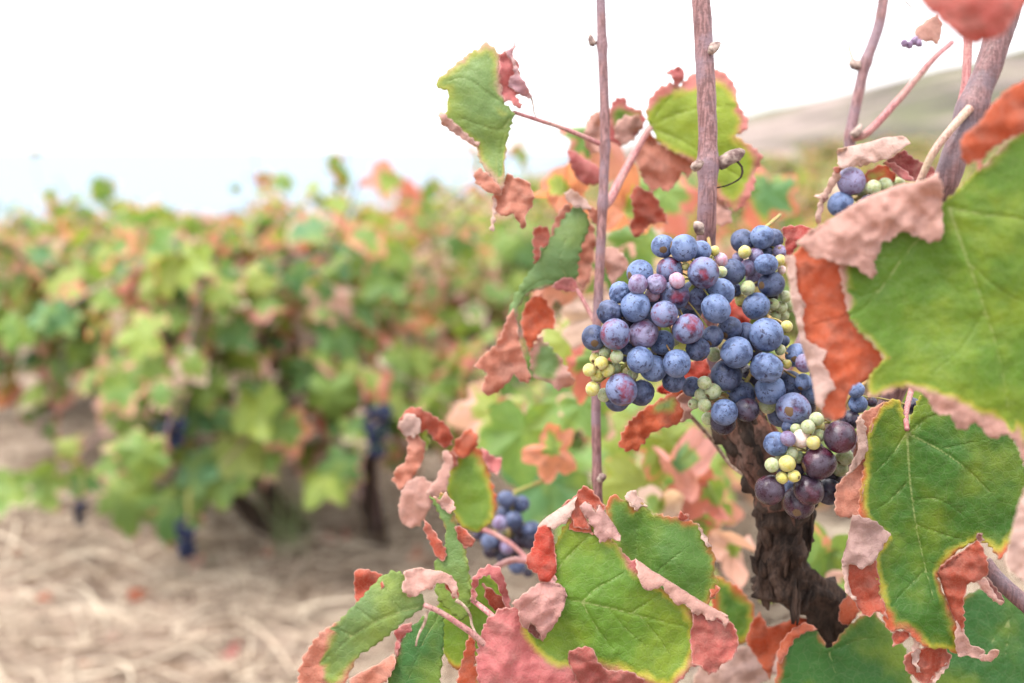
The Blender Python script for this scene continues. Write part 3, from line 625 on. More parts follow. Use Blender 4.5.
# 3 lower centre leaf
leaf('broad green leaf at the bottom centre with rolled pink right margin and a pink cone-shaped fold', .462, [
    piece([(556, 575), (553, 555), (556, 543), (563, 528), (572, 512), (590, 522), (600, 540), (612, 540), (620, 548), (630, 560), (637, 560), (648, 582), (668, 592), (692, 611), (712, 614), (734, 628), (738, 640), (738, 650), (731, 660), (722, 664), (717, 672), (708, 673), (699, 665), (690, 668), (684, 678), (668, 690), (600, 696), (540, 696), (482, 699), (476, 670), (477, 645), (486, 620), (500, 608), (518, 608), (540, 598), (556, 588)], ROSE,
          [(552, 552), (556, 540), (568, 526), (592, 526), (604, 541), (616, 544), (628, 560), (642, 575), (655, 588), (672, 598), (684, 612), (690, 630), (690, 650), (684, 668), (668, 681), (645, 672), (620, 668), (595, 664), (560, 664), (545, 656), (530, 642), (524, 628), (535, 605), (556, 580)]),
    piece([(635, 558), (650, 569), (668, 580), (690, 594), (710, 606), (728, 616), (729, 622), (725, 626), (718, 617), (712, 621), (706, 619), (702, 612), (697, 616), (692, 612), (686, 604), (678, 606), (672, 600), (666, 592), (662, 586), (656, 589), (648, 591), (641, 586), (638, 575)], PINK, None, hinge=[(635, 558), (668, 580), (710, 606), (729, 618)], h=9, R=13, amp=.8),
    piece([(694, 612), (703, 613), (709, 621), (717, 619), (725, 627), (729, 619), (736, 630), (739, 645), (731, 660), (722, 664), (717, 672), (709, 674), (700, 666), (692, 664), (690, 640)], (.36, .085, .07), None, z=1., er=4, wr=1.5),
    piece([(579, 506), (586, 501), (592, 507), (596, 513), (600, 504), (606, 513), (614, 524), (621, 536), (620, 541), (612, 538), (606, 541), (600, 543), (596, 535), (590, 524), (583, 514)], (.42, .24, .22), None, hinge=[(600, 503), (621, 536)], h=8, R=12, wr=1.4),
    piece([(561, 506), (575, 496), (583, 486), (591, 489), (597, 497), (605, 505), (604, 514), (598, 506), (596, 513), (588, 503), (580, 505), (585, 517), (592, 530), (582, 528), (574, 527), (571, 515), (575, 503)], BRICK, None, z=1.5, er=2, wr=1.6),
    piece([(568, 530), (573, 516), (580, 510), (588, 522), (594, 534), (580, 532)], ORG, None, z=.8),
    piece([(537, 527), (543, 520), (552, 513), (562, 507), (577, 496), (574, 508), (571, 516), (564, 524), (553, 529), (545, 525)], PALE, None, hinge=[(537, 526), (552, 513), (577, 496)], h=7, R=10),
    piece([(525, 563), (527, 556), (533, 547), (535, 535), (538, 527), (545, 525), (551, 528), (554, 540), (556, 558), (557, 572), (551, 580), (546, 583), (540, 582), (537, 574), (530, 570)], RED, None, hinge=[(551, 528), (557, 575)], h=8, R=14, wr=1.4),
    piece([(540, 582), (548, 582), (558, 584), (565, 588), (567, 596), (564, 607), (559, 618), (553, 628), (547, 634), (543, 642), (540, 636), (536, 628), (531, 622), (528, 629), (522, 628), (519, 618), (518, 609), (511, 604), (522, 595), (531, 588)], (.42, .21, .19), None, hinge=[(540, 580), (566, 588), (566, 600)], h=16, R=24, amp=.8, wr=1.5),
    piece([(529, 622), (536, 627), (541, 636), (543, 642), (536, 638), (530, 633), (527, 628)], DKR, None, z=5, wr=2),
    piece([(567, 659), (569, 651), (578, 648), (588, 646), (595, 651), (598, 662), (608, 671), (622, 670), (634, 673), (644, 680), (646, 690), (600, 692), (580, 688), (574, 674)], (.32, .07, .06), None, hinge=[(567, 690), (646, 690)], h=9, R=26, wr=2.),
    ], tilt=(.03, .06), bumps=(((600, 600), 8, (70, 50)), ((560, 640), -6, (30, 30)), ((505, 650), 9, (20, 60)), ((660, 640), -5, (30, 30))), col=(.11, .205, .022), ya=.95, zoff=4, step=2.4,
    veins=[([(582, 602), (610, 608), (640, 616), (685, 627)], 1.5), ([(582, 602), (597, 588), (612, 580), (625, 572)], 1.1), ([(582, 602), (590, 618), (602, 635), (614, 650)], 1.2), ([(582, 602), (570, 600), (558, 594)], 1.3), ([(556, 574), (565, 560), (580, 545), (592, 532)], 1.3), ([(543, 581), (541, 605), (535, 630)], .9), ([(542, 595), (530, 603), (520, 612)], .6), ([(542, 595), (552, 604), (556, 615)], .6), ([(632, 613), (645, 604), (660, 594)], 1.), ([(610, 608), (622, 625), (650, 650)], .8), ([(640, 616), (660, 640), (672, 660)], .8)])
# 4 behind it
leaf('serrated green leaf tucked behind the broad bottom centre leaf', .497, [
    piece([(607, 500), (613, 494), (620, 497), (628, 503), (636, 511), (641, 502), (648, 507), (652, 515), (660, 513), (667, 517), (676, 516), (684, 520), (692, 521), (700, 525), (706, 536), (712, 548), (716, 560), (714, 570), (718, 582), (714, 590), (716, 596), (706, 606), (690, 615), (655, 605), (630, 585), (615, 560), (612, 540), (605, 520)], ORG,
          -2., er=1.5),
    piece([(624, 496), (630, 490), (635, 491), (641, 499), (648, 506), (642, 506), (637, 511), (632, 505)], PALE, None, z=2, wr=2),
    piece([(676, 517), (681, 512), (688, 514), (690, 520), (684, 522)], BRICK, None, z=3, wr=2),
    piece([(698, 524), (704, 533), (712, 547), (708, 548), (702, 538)], PALE, None, z=2, wr=2),
    piece([(710, 588), (716, 584), (720, 588), (716, 596), (711, 598)], ORG, None, z=2, wr=2),
    ], tilt=(-.05, .1), bumps=(((637, 560), -9, (12, 80)), ((680, 560), 6, 30)), col=(.095, .19, .035), ya=.35, step=3., veins=[([(640, 600), (660, 570), (690, 545)], 1.), ([(637, 590), (637, 550), (637, 515)], 1.2)])
leaf('dark green leaf in the gap between bottom centre leaf and trunk', .60, [
    piece([(712, 575), (724, 578), (740, 588), (752, 602), (757, 620), (752, 638), (742, 646), (728, 636), (712, 615)], ORG, -1.)], tilt=(.3, 0), col=G_STD)
# 5 bottom right leaves in shade
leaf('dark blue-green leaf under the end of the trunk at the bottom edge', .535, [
    piece([(772, 700), (778, 660), (784, 646), (792, 632), (806, 626), (818, 631), (829, 651), (836, 640), (846, 628), (858, 618), (872, 610), (884, 622), (898, 640), (908, 650), (914, 700)], ORG,
          -3.),
    piece([(776, 655), (782, 640), (792, 629), (806, 622), (818, 629), (806, 632), (794, 640), (786, 656), (780, 665)], ORG, None, z=2),
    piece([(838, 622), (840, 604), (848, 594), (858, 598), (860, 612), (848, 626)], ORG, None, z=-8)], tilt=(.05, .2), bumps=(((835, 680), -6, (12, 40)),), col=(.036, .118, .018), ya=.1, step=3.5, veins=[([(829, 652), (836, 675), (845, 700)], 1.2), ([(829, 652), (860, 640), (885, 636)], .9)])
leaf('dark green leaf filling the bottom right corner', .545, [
    piece([(935, 640), (948, 610), (962, 596), (985, 588), (1010, 592), (1060, 600), (1060, 705), (925, 705), (925, 670)], ORG, [(930, 635), (946, 606), (962, 590), (985, 582), (1070, 590), (1070, 720), (940, 720), (935, 690), (925, 660)])],
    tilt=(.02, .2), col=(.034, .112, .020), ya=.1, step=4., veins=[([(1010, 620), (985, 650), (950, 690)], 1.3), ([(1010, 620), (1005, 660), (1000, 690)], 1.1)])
leaf('red dried leaf scraps between the trunk and the bottom leaves', .565, [
    piece([(745, 640), (752, 622), (760, 612), (768, 628), (785, 622), (800, 616), (812, 622), (800, 632), (785, 640), (776, 655), (770, 680), (758, 660)], ORG, None, wr=2)], step=4.)
leaf('pale dried leaf lying low beside the trunk', .62, [
    piece([(690, 690), (698, 668), (720, 652), (745, 646), (775, 650), (790, 655), (782, 670), (760, 684), (730, 700)], PALE, None, wr=1.5)], step=4., tilt=(0, .3), veins=[([(790, 655), (750, 668), (715, 690)], 1.5)])
# 6 lower left banana-shaped leaf
leaf('drooping leaf at the lower left, green underside with a coral tip and a pink curled corner', .452, [
    piece([(427, 606), (420, 592), (410, 578), (398, 570), (386, 573), (374, 583), (360, 599), (347, 612), (336, 623), (322, 630), (312, 643), (303, 657), (298, 672), (297, 700), (332, 700), (344, 690), (349, 675), (358, 656), (375, 646), (393, 632), (408, 618), (420, 610)], SALM,
          [(430, 606), (412, 574), (398, 566), (384, 571), (362, 594), (346, 612), (339, 628), (335, 645), (331, 662), (332, 674), (342, 666), (353, 655), (375, 648), (395, 632), (415, 612)]),
    piece([(404, 571), (414, 568), (426, 569), (442, 571), (452, 576), (457, 584), (458, 598), (453, 598), (450, 588), (445, 583), (437, 583), (432, 589), (424, 590), (418, 595), (410, 598), (402, 590), (401, 588), (405, 580)], PINK, None, hinge=[(404, 569), (442, 570), (456, 580)], h=8, R=12, wr=1.4),
    piece([(443, 584), (450, 579), (457, 583), (459, 598), (453, 599), (449, 591)], BRICK, None, z=3, wr=1.5),
    piece([(354, 572), (362, 568), (370, 570), (382, 574), (384, 586), (372, 600), (356, 608), (354, 590)], BRICK, None, z=-2, wr=2),
    ], tilt=(-.12, .08), bumps=(((375, 610), 12, (40, 30)), ((320, 670), -5, 25)), col=(.14, .215, .075), ya=.25, zoff=9, step=2.6,
    veins=[([(424, 606), (400, 612), (375, 622), (350, 638), (335, 652)], 1.4), ([(400, 612), (390, 595), (385, 580)], .9), ([(375, 622), (362, 612), (354, 606)], .8), ([(352, 636), (340, 630), (330, 628)], .8), ([(330, 655), (318, 665), (300, 668)], .8)],
    petiole=[(424, 605, .452), (440, 612, .455), (460, 625, .458), (478, 638, .462), (500, 660, .466)], pr=3.)
tendril([(427, 611, .455), (425, 622, .455), (420, 632, .455), (417, 640, .455), (416, 646, .455)], 1.8)
tendril([(456, 600, .47), (464, 606, .47), (470, 615, .47), (472, 625, .47), (476, 634, .466)], 2.0)
# 7 the bluish leaf below it
leaf('blue-green leaf standing on edge at the bottom with a rolled salmon margin', .492, [
    piece([(395, 655), (402, 640), (412, 626), (424, 616), (443, 606), (444, 640), (438, 700), (382, 705), (388, 680)], ROSE, [(398, 660), (406, 640), (414, 628), (428, 616), (450, 600), (450, 640), (444, 720), (380, 720), (392, 680)]),
    piece([(393, 630), (400, 626), (412, 622), (411, 632), (404, 637), (400, 645), (397, 656), (394, 650), (396, 640)], ROSE, None, z=2, wr=2),
    piece([(349, 679), (360, 672), (376, 665), (393, 654), (396, 662), (392, 674), (380, 688), (366, 696), (352, 692)], SALM, None, hinge=[(349, 679), (393, 654)], h=9, R=14, wr=1.5),
    piece([(349, 680), (358, 678), (364, 684), (366, 697), (354, 696)], BRICK, None, z=3, wr=2)], tilt=(.35, 0), col=(.06, .16, .045), ya=.15, zoff=9, step=3., veins=[([(440, 612), (420, 650), (405, 690)], 1.)])
# 8 vertical folded leaf
leaf('narrow upright folded leaf with a red edge beside the dark bunch', .515, [
    piece([(428, 494), (436, 500), (442, 491), (450, 500), (456, 520), (464, 542), (470, 575), (470, 612), (462, 622), (448, 610), (437, 600), (433, 575), (436, 558), (444, 546), (446, 530), (438, 512)], ORG, [(428, 498), (438, 504), (447, 497), (452, 520), (460, 542), (467, 575), (468, 640), (440, 640), (430, 590), (438, 556), (447, 546), (446, 528), (438, 512)]),
    piece([(424, 518), (431, 526), (440, 540), (446, 549), (447, 556), (442, 562), (434, 553), (428, 540), (423, 528)], BRICK, None, z=2, wr=1.6),
    piece([(455, 526), (461, 526), (468, 532), (475, 540), (473, 546), (465, 549), (458, 540)], BRICK, None, z=4, wr=1.6),
    piece([(433, 496), (440, 500), (446, 492), (452, 500), (456, 507), (450, 514), (442, 509)], PINK, None, z=4, wr=2),
    ], tilt=(.3, 0), col=(.15, .24, .08), ya=.3, zoff=10, step=3.)
leaf('yellow-green leaf behind the folded upright leaf', .53, [
    piece([(438, 600), (452, 590), (470, 580), (488, 572), (505, 585), (508, 610), (500, 640), (478, 665), (455, 672), (442, 650), (438, 620)], ORG, [(430, 590), (455, 580), (488, 566), (510, 585), (512, 610), (495, 640), (478, 660), (455, 670), (436, 650)])], tilt=(.1, .1), col=(.14, .24, .03), step=4.)
leaf('thin looping pink leaf remnant left of the cone-shaped fold', .475, [
    piece([(470, 600), (472, 580), (478, 570), (490, 564), (500, 568), (505, 580), (509, 596), (512, 612), (506, 612), (502, 598), (497, 585), (489, 575), (480, 578), (476, 590), (476, 602)], ROSE, None, z=2, wr=1.2),
    piece([(482, 583), (492, 590), (502, 596), (508, 606), (500, 613), (492, 608), (486, 598)], BRICK, None, z=-3, wr=2)], step=2.6,
    petiole=[(472, 600, .476), (480, 606, .474), (490, 614, .47), (500, 624, .468)], pr=3.)
leaf('coral and green leaf scrap in the bottom edge left of the pink lobe', .47, [
    piece([(455, 700), (458, 675), (466, 645), (470, 632), (476, 645), (474, 670), (486, 650), (492, 680), (490, 700)], ORG, [(474, 715), (474, 670), (484, 650), (490, 690), (490, 715)])], step=3., col=(.2, .29, .1))
# 9 mid left cluster
leaf('curled red and salmon leaf cluster left of the dark bunch', .585, [
    piece([(397, 428), (400, 418), (408, 408), (418, 407), (432, 414), (446, 424), (453, 436), (452, 446), (444, 448), (434, 440), (426, 430), (420, 432), (416, 438), (406, 436)], BRICK, None, wr=2.),
    piece([(398, 424), (408, 412), (420, 418), (421, 430), (414, 438), (402, 434)], PALE, None, z=5, wr=1.5),
    piece([(406, 437), (416, 434), (426, 442), (424, 458), (418, 470), (410, 482), (400, 490), (392, 480), (396, 468), (405, 462), (408, 450)], SALM, None, z=-3, wr=2),
    piece([(421, 430), (428, 430), (430, 444), (426, 452), (420, 444)], G_YEL, [(415, 425), (432, 425), (434, 450), (415, 450)], z=-1),
    piece([(398, 506), (402, 490), (410, 480), (420, 476), (432, 482), (435, 496), (428, 512), (420, 526), (408, 528), (400, 520)], PINK, None, z=2, wr=1.2),
    piece([(426, 494), (436, 478), (444, 462), (442, 452), (448, 450), (453, 458), (450, 474), (446, 492), (434, 498)], PINK, None, z=6, wr=1.2),
    ], step=3.)
leaf('bright green leaf with red curled tips in the middle left', .60, [
    piece([(450, 470), (456, 456), (464, 448), (474, 445), (482, 450), (487, 462), (491, 478), (497, 500), (494, 520), (480, 532), (464, 530), (452, 515), (447, 494)], ORG, [(446, 470), (458, 452), (474, 446), (484, 452), (496, 490), (498, 520), (480, 540), (458, 530), (442, 500)]),
    piece([(452, 452), (455, 441), (463, 433), (470, 428), (477, 433), (478, 445), (472, 450), (466, 458), (458, 458)], ORG, None, z=4, wr=2),
    piece([(445, 455), (452, 450), (458, 456), (457, 466), (449, 469), (446, 463)], BRICK, None, z=6, wr=2),
    piece([(480, 446), (486, 450), (493, 456), (502, 459), (500, 470), (496, 475), (489, 470), (484, 460)], ROSE, None, z=4, wr=2)], tilt=(.1, .1), col=(.15, .25, .035), step=3.)
# 10 top left leaf against the sky
leaf('pale green leaf hanging against the white sky with a red dried right side', .548, [
    piece([(515, 113), (506, 105), (502, 92), (501, 72), (502, 58), (497, 51), (493, 46), (486, 41), (482, 47), (474, 50), (466, 55), (458, 62), (452, 67), (446, 72), (438, 79), (435, 84), (439, 89), (448, 91), (448, 102), (446, 112), (440, 111), (438, 117), (444, 126), (455, 133), (466, 140), (474, 146), (478, 146), (478, 155), (481, 164), (488, 174), (495, 184), (502, 191), (505, 182), (504, 165), (506, 148), (509, 132), (513, 121)], PINK,
          -1.),
    piece([(499, 54), (506, 51), (513, 55), (518, 62), (520, 76), (524, 86), (522, 94), (516, 96), (522, 104), (521, 108), (514, 107), (512, 101), (505, 102), (500, 92)], ROSE, None, z=2, wr=1.6),
    piece([(503, 51), (509, 50), (513, 45), (516, 40), (515, 48), (512, 54), (517, 66), (521, 77), (527, 86), (532, 96), (528, 99), (521, 95), (515, 91), (509, 87), (508, 82), (514, 73), (512, 60)], (.42, .24, .28), None, z=6, wr=2),
    piece([(438, 113), (444, 113), (456, 124), (470, 137), (479, 142), (477, 147), (466, 141), (453, 133), (442, 125)], PINK, None, z=4, wr=1.5),
    piece([(474, 172), (480, 168), (487, 172), (495, 181), (503, 190), (500, 196), (492, 194), (482, 188), (475, 182)], SALM, None, z=5, wr=1.5),
    piece([(492, 196), (500, 192), (505, 180), (508, 172), (514, 178), (522, 178), (530, 184), (534, 196), (532, 208), (526, 214), (526, 224), (523, 230), (518, 222), (514, 214), (504, 216), (496, 213)], SALM, None, z=-6, wr=2.),
    piece([(494, 196), (497, 200), (495, 216), (494, 232), (490, 230), (492, 212)], PALE, None, z=-2),
    ], tilt=(.08, .06), bumps=(((480, 90), 8, 35), ((492, 150), -5, 18)), col=(.16, .24, .075), ya=.5, step=2.8,
    veins=[([(514, 113), (490, 95), (465, 78), (445, 82)], 1.), ([(514, 113), (500, 130), (480, 125), (460, 118)], 1.), ([(514, 113), (502, 145), (500, 175)], 1.)],
    petiole=[(513, 112, .548), (535, 119, .553), (560, 127, .558), (585, 137, .562), (598, 143, .565), (606, 145, .565)], pr=2.4)
tendril([(531, 97, .548), (533, 104, .549), (534, 112, .55), (536, 117, .551)], 1.)
# 11 arched leaf left of the thin cane
leaf('arched leaf left of the thin cane, green back and hanging salmon flaps', .575, [
    piece([(588, 214), (590, 228), (580, 250), (577, 284), (566, 281), (546, 288), (528, 293), (521, 302), (516, 318), (517, 340), (511, 345), (508, 325), (509, 308), (516, 292), (526, 276), (537, 262), (546, 245), (557, 228), (568, 212), (578, 205)], PINK,
          [(592, 210), (594, 228), (584, 250), (575, 280), (560, 277), (540, 284), (524, 290), (516, 305), (510, 320), (507, 312), (514, 292), (526, 274), (546, 242), (568, 208), (580, 200)], er=-3),
    piece([(500, 338), (507, 318), (513, 308), (517, 322), (519, 340), (524, 358), (531, 376), (529, 383), (520, 381), (514, 374), (507, 384), (498, 392), (488, 396), (481, 391), (487, 372), (474, 366), (484, 354), (494, 346)], SALM, None, z=4, wr=1.8),
    piece([(524, 308), (530, 298), (541, 294), (549, 305), (556, 318), (554, 328), (542, 330), (536, 340), (530, 352), (524, 338), (521, 322)], ORG, None, z=-14, wr=2),
    piece([(530, 352), (538, 336), (550, 345), (560, 358), (570, 372), (576, 386), (566, 386), (558, 392), (548, 381), (536, 380), (530, 368)], PINK, [(540, 345), (550, 350), (556, 364), (548, 374), (540, 370)], z=-18, wr=1.5),
    piece([(551, 287), (560, 279), (570, 277), (577, 282), (577, 291), (568, 292), (558, 290)], ROSE, None, z=3),
    piece([(533, 228), (541, 226), (549, 228), (551, 240), (545, 248), (541, 246), (539, 258), (535, 266), (533, 250)], BRICK, None, z=-4, wr=2),
    piece([(549, 242), (553, 224), (560, 210), (568, 203), (572, 210), (566, 224), (558, 238)], SALM, None, z=-5, wr=1.5),
    piece([(564, 193), (570, 189), (578, 193), (586, 200), (592, 208), (586, 210), (576, 207), (568, 202)], PALE, None, z=5, wr=1.5),
    piece([(585, 202), (592, 206), (602, 212), (604, 220), (597, 226), (590, 218)], SALM, None, z=2, wr=1.5)],
    tilt=(.05, 0), bumps=(((560, 250), 9, 30),), ya=.15, zoff=8, col=(.15, .24, .09), step=3.,
    veins=[([(577, 290), (560, 262), (570, 230)], 1.), ([(577, 290), (545, 280), (520, 295)], 1.)],
    petiole=[(576, 288, .575), (583, 300, .572), (590, 313, .57), (597, 326, .567)], pr=2.4)
# 12 leaf behind the thick cane
leaf('round yellow-green leaf with a red serrated rim behind the thick cane', .60, [
    piece([(650, 128), (645, 112), (650, 97), (660, 86), (672, 82), (680, 86), (688, 76), (697, 72), (708, 68), (716, 69), (724, 72), (731, 79), (735, 86), (738, 96), (737, 102), (743, 112), (749, 121), (746, 131), (735, 135), (744, 142), (755, 148), (763, 156), (760, 166), (754, 172), (756, 184), (750, 196), (744, 206), (736, 212), (724, 204), (712, 192), (700, 170), (688, 160), (672, 152), (660, 145)], (.50, .20, .18),
          [(651, 126), (650, 112), (660, 98), (682, 92), (690, 90), (710, 84), (724, 86), (732, 98), (734, 112), (740, 122), (736, 132), (730, 136), (744, 148), (752, 160), (748, 178), (742, 194), (734, 204), (722, 196), (712, 184), (700, 162), (684, 154), (664, 144)]),
    piece([(664, 72), (672, 69), (680, 66), (685, 72), (684, 78), (678, 88), (674, 84), (672, 76)], ROSE, None, z=5, wr=2),
    piece([(645, 128), (660, 144), (676, 152), (690, 158), (694, 168), (688, 178), (682, 172), (676, 184), (668, 192), (660, 188), (652, 192), (642, 178), (636, 160), (638, 142)], SALM, None, z=-6, wr=1.6),
    piece([(630, 228), (634, 212), (630, 196), (636, 184), (644, 190), (652, 192), (660, 204), (666, 214), (668, 224), (658, 222), (648, 226), (640, 236), (634, 238)], BRICK, None, z=-3, wr=2.2),
    piece([(700, 196), (714, 192), (724, 202), (732, 212), (732, 222), (722, 226), (708, 222), (700, 214)], PINK, None, z=-5, wr=1.5),
    ], bumps=(((650, 128), -8, 30), ((715, 120), 7, 35)), tilt=(.03, 0), col=(.25, .32, .035), zoff=5, step=3., veins=[([(650, 128), (670, 117), (700, 108), (735, 105)], 1.2), ([(650, 128), (680, 140), (720, 165), (745, 180)], 1.2), ([(650, 128), (660, 110), (672, 96)], 1.)],
    petiole=[(650, 127, .60), (641, 142, .598), (630, 162, .594), (618, 184, .585), (610, 200, .577), (604, 206, .569)], pr=4.2)
leaf('small green leaf with pink curls behind the upper thin cane', .625, [
    piece([(608, 110), (615, 98), (624, 96), (628, 106), (642, 110), (646, 120), (640, 132), (630, 140), (618, 146), (608, 140)], ROSE, [(608, 110), (617, 100), (624, 104), (628, 108), (644, 112), (640, 130), (625, 138), (608, 136)]),
    piece([(583, 140), (586, 122), (594, 112), (602, 112), (604, 134), (600, 152), (590, 154)], PINK, None, z=-5, wr=2),
    piece([(616, 122), (626, 115), (640, 116), (642, 128), (634, 140), (622, 144), (614, 136)], PINK, None, z=6, wr=2),
    piece([(567, 149), (576, 152), (588, 160), (600, 168), (604, 180), (594, 186), (582, 184), (573, 172), (569, 160)], ROSE, None, z=4, wr=1.3)], col=G_STD, step=3.)
leaf('salmon shrivelled leaf hanging beside the thin cane', .60, [
    piece([(576, 262), (580, 240), (586, 222), (594, 226), (596, 244), (592, 262), (590, 280), (582, 292), (577, 280)], SALM, None, wr=2),
    piece([(602, 250), (612, 246), (624, 254), (630, 268), (620, 276), (612, 286), (606, 272)], PINK, None, z=-5, wr=2)], step=3.)
# 13 red leaf under the left bunch
leaf('orange-red curled leaf under the left bunch', .535, [
    piece([(618, 446), (622, 432), (630, 420), (642, 410), (655, 402), (668, 394), (684, 388), (692, 396), (693, 408), (688, 418), (678, 424), (668, 427), (658, 430), (650, 434), (644, 444), (636, 451), (626, 452)], ORG, [(648, 404), (662, 396), (678, 396), (674, 412), (658, 416), (650, 414)], wr=1.8),
    piece([(676, 398), (690, 390), (694, 404), (690, 418), (680, 424), (684, 410)], PINK, None, z=4, wr=1.5),
    piece([(655, 392), (668, 378), (690, 362), (706, 358), (712, 372), (700, 386), (690, 394), (672, 396)], RED, None, z=-4, wr=1.5)], col=(.13, .22, .11), step=2.8)
leaf('red leaf scrap behind the middle bunch', .565, [piece([(725, 306), (738, 296), (748, 310), (752, 330), (742, 340), (730, 326)], RED, None, wr=2)], step=3.)
# 14 leaves round the upper right bunch
leaf('pale pink dried leaf curled over the upper right bunch', .535, [
    piece([(837, 163), (838, 150), (850, 146), (866, 143), (882, 138), (898, 136), (906, 137), (911, 143), (904, 148), (896, 154), (886, 160), (874, 162), (862, 167), (852, 166), (844, 168)], PALE, None, hinge=[(837, 156), (850, 146), (882, 138), (910, 140)], h=10, R=16, wr=1.3),
    piece([(836, 152), (839, 150), (843, 160), (846, 166), (840, 172), (834, 173), (833, 168), (841, 163)], BRICK, None, z=3),
    piece([(833, 172), (838, 170), (842, 176), (836, 184), (830, 194), (824, 204), (822, 215), (820, 226), (815, 222), (818, 206), (820, 198), (813, 197), (816, 195), (824, 192), (828, 182)], PALE, None, z=-4, wr=1.6),
    piece([(822, 196), (828, 192), (829, 198), (824, 203)], DKR, None, z=2),
    piece([(882, 163), (890, 158), (904, 149), (914, 158), (924, 163), (934, 168), (938, 176), (926, 180), (912, 182), (900, 174), (890, 168)], WINE, None, z=-4, wr=1.5),
    piece([(884, 162), (896, 163), (908, 172), (914, 180), (904, 180), (894, 172)], ROSE, None, z=2, wr=1.5),
    piece([(862, 176), (872, 168), (884, 164), (892, 170), (898, 178), (884, 184), (868, 184)], ORG, [(866, 176), (876, 170), (886, 168), (888, 178), (872, 182)], z=-8)], col=(.22, .26, .06), step=2.8)
leaf('red crumpled leaf between the upper middle bunch and the big right leaf', .515, [
    piece([(780, 230), (786, 226), (796, 225), (808, 226), (814, 230), (806, 236), (798, 242), (794, 252), (788, 258), (784, 250), (786, 240)], (.30, .035, .03), None, wr=2.2, er=3)], step=2.5)
leaf('blurred red leaf hanging in from the top right corner', .31, [
    piece([(905, -30), (918, -5), (926, 8), (936, 16), (948, 26), (958, 36), (972, 44), (990, 40), (1004, 34), (1014, 18), (1028, 2), (1045, -30)], (.40, .09, .075), None)], tilt=(.15, -.1), bumps=(((975, 10), 10, 30),), step=4.)
leaf('small pink leaf behind the top right cane', .56, [
    piece([(914, 32), (920, 24), (930, 18), (938, 14), (943, 24), (941, 34), (938, 44), (928, 41), (918, 41)], PINK, None)], step=4.)
leaf('orange leaf wedge at the right edge above the big leaf', .36, [
    piece([(1060, 68), (1030, 78), (1008, 88), (992, 104), (980, 122), (966, 132), (960, 140), (961, 156), (967, 166), (976, 160), (978, 172), (988, 152), (1006, 140), (1030, 130), (1060, 120)], (.38, .07, .022), None, er=-2)], tilt=(.2, 0), step=4.)
# dried berries on a thread at the top right
mbx = MB()
tendril([(880, -40, .57), (893, -10, .56), (904, 0, .56), (911, 8, .56), (912, 22, .56), (914, 38, .56)], 1.)
for q in ((903, 43, 3.6), (908, 45, 3.4), (913, 41, 3.8), (917, 43, 3.2)):
    c_ = at(q[0], q[1], .56+random.uniform(-.002, .002)); mbx.tube(catmull([c_+UP*q[2]*.56/F, c_+RT*.001, c_-UP*q[2]*.56/F], 7), np.array((.4, .85, 1, 1, 1, .85, .4))*q[2]*.56/F, 8, .6, 900, seed=q[0])
mbx.build('shrivelled_berry', grape_material('raisin', (.05, .02, .04), (.2, .12, .2), .2, .8), VINE[0])
# filler leaves of the same vine, farther back and out of focus
rng = random.Random(42)
fill = Foliage(77)
for (x, y, d, s, dl) in ((525, 415, .80, .075, -.1), (560, 470, .85, .08, .0), (640, 470, .8, .07, .1), (660, 430, .78, .06, .3), (500, 400, .95, .08, .6), (575, 395, .85, .06, .4), (690, 470, .9, .07, 0.), (610, 260, .75, .06, .5), (640, 230, .85, .07, .5),
                         (690, 520, .8, .06, .3), (720, 500, .85, .07, .4), (560, 330, .9, .08, .3), (800, 560, .7, .07, .2), (830, 540, .72, .06, .0), (850, 575, .7, .05, .9), (660, 180, .9, .07, .6), (770, 180, 1., .07, .6), (545, 445, .72, .045, 1.2), (672, 455, .74, .05, 1.2), (705, 480, .78, .05, 1.2), (625, 300, .72, .05, 1.2), (640, 205, .72, .05, 1.2), (565, 180, .72, .045, 1.2), (585, 350, .72, .05, 1.1), (735, 540, .75, .04, 1.2), (555, 260, .74, .05, 1.2), (660, 500, .75, .045, 1.2), (640, 560, .75, .07, .4), (585, 120, .8, .06, .8), (900, 300, .6, .08, 0.)):
    nv = -FW+np.array((rng.gauss(0, .35), 0, rng.gauss(.15, .35))); fill.add(at(x, y, d), nv, np.array((rng.gauss(0, .6), 0, -1.)), s, dl)
o = fill.build('back_foliage', VINE[0]); o['label'] = 'out of focus leaves at the back of the nearest vine'
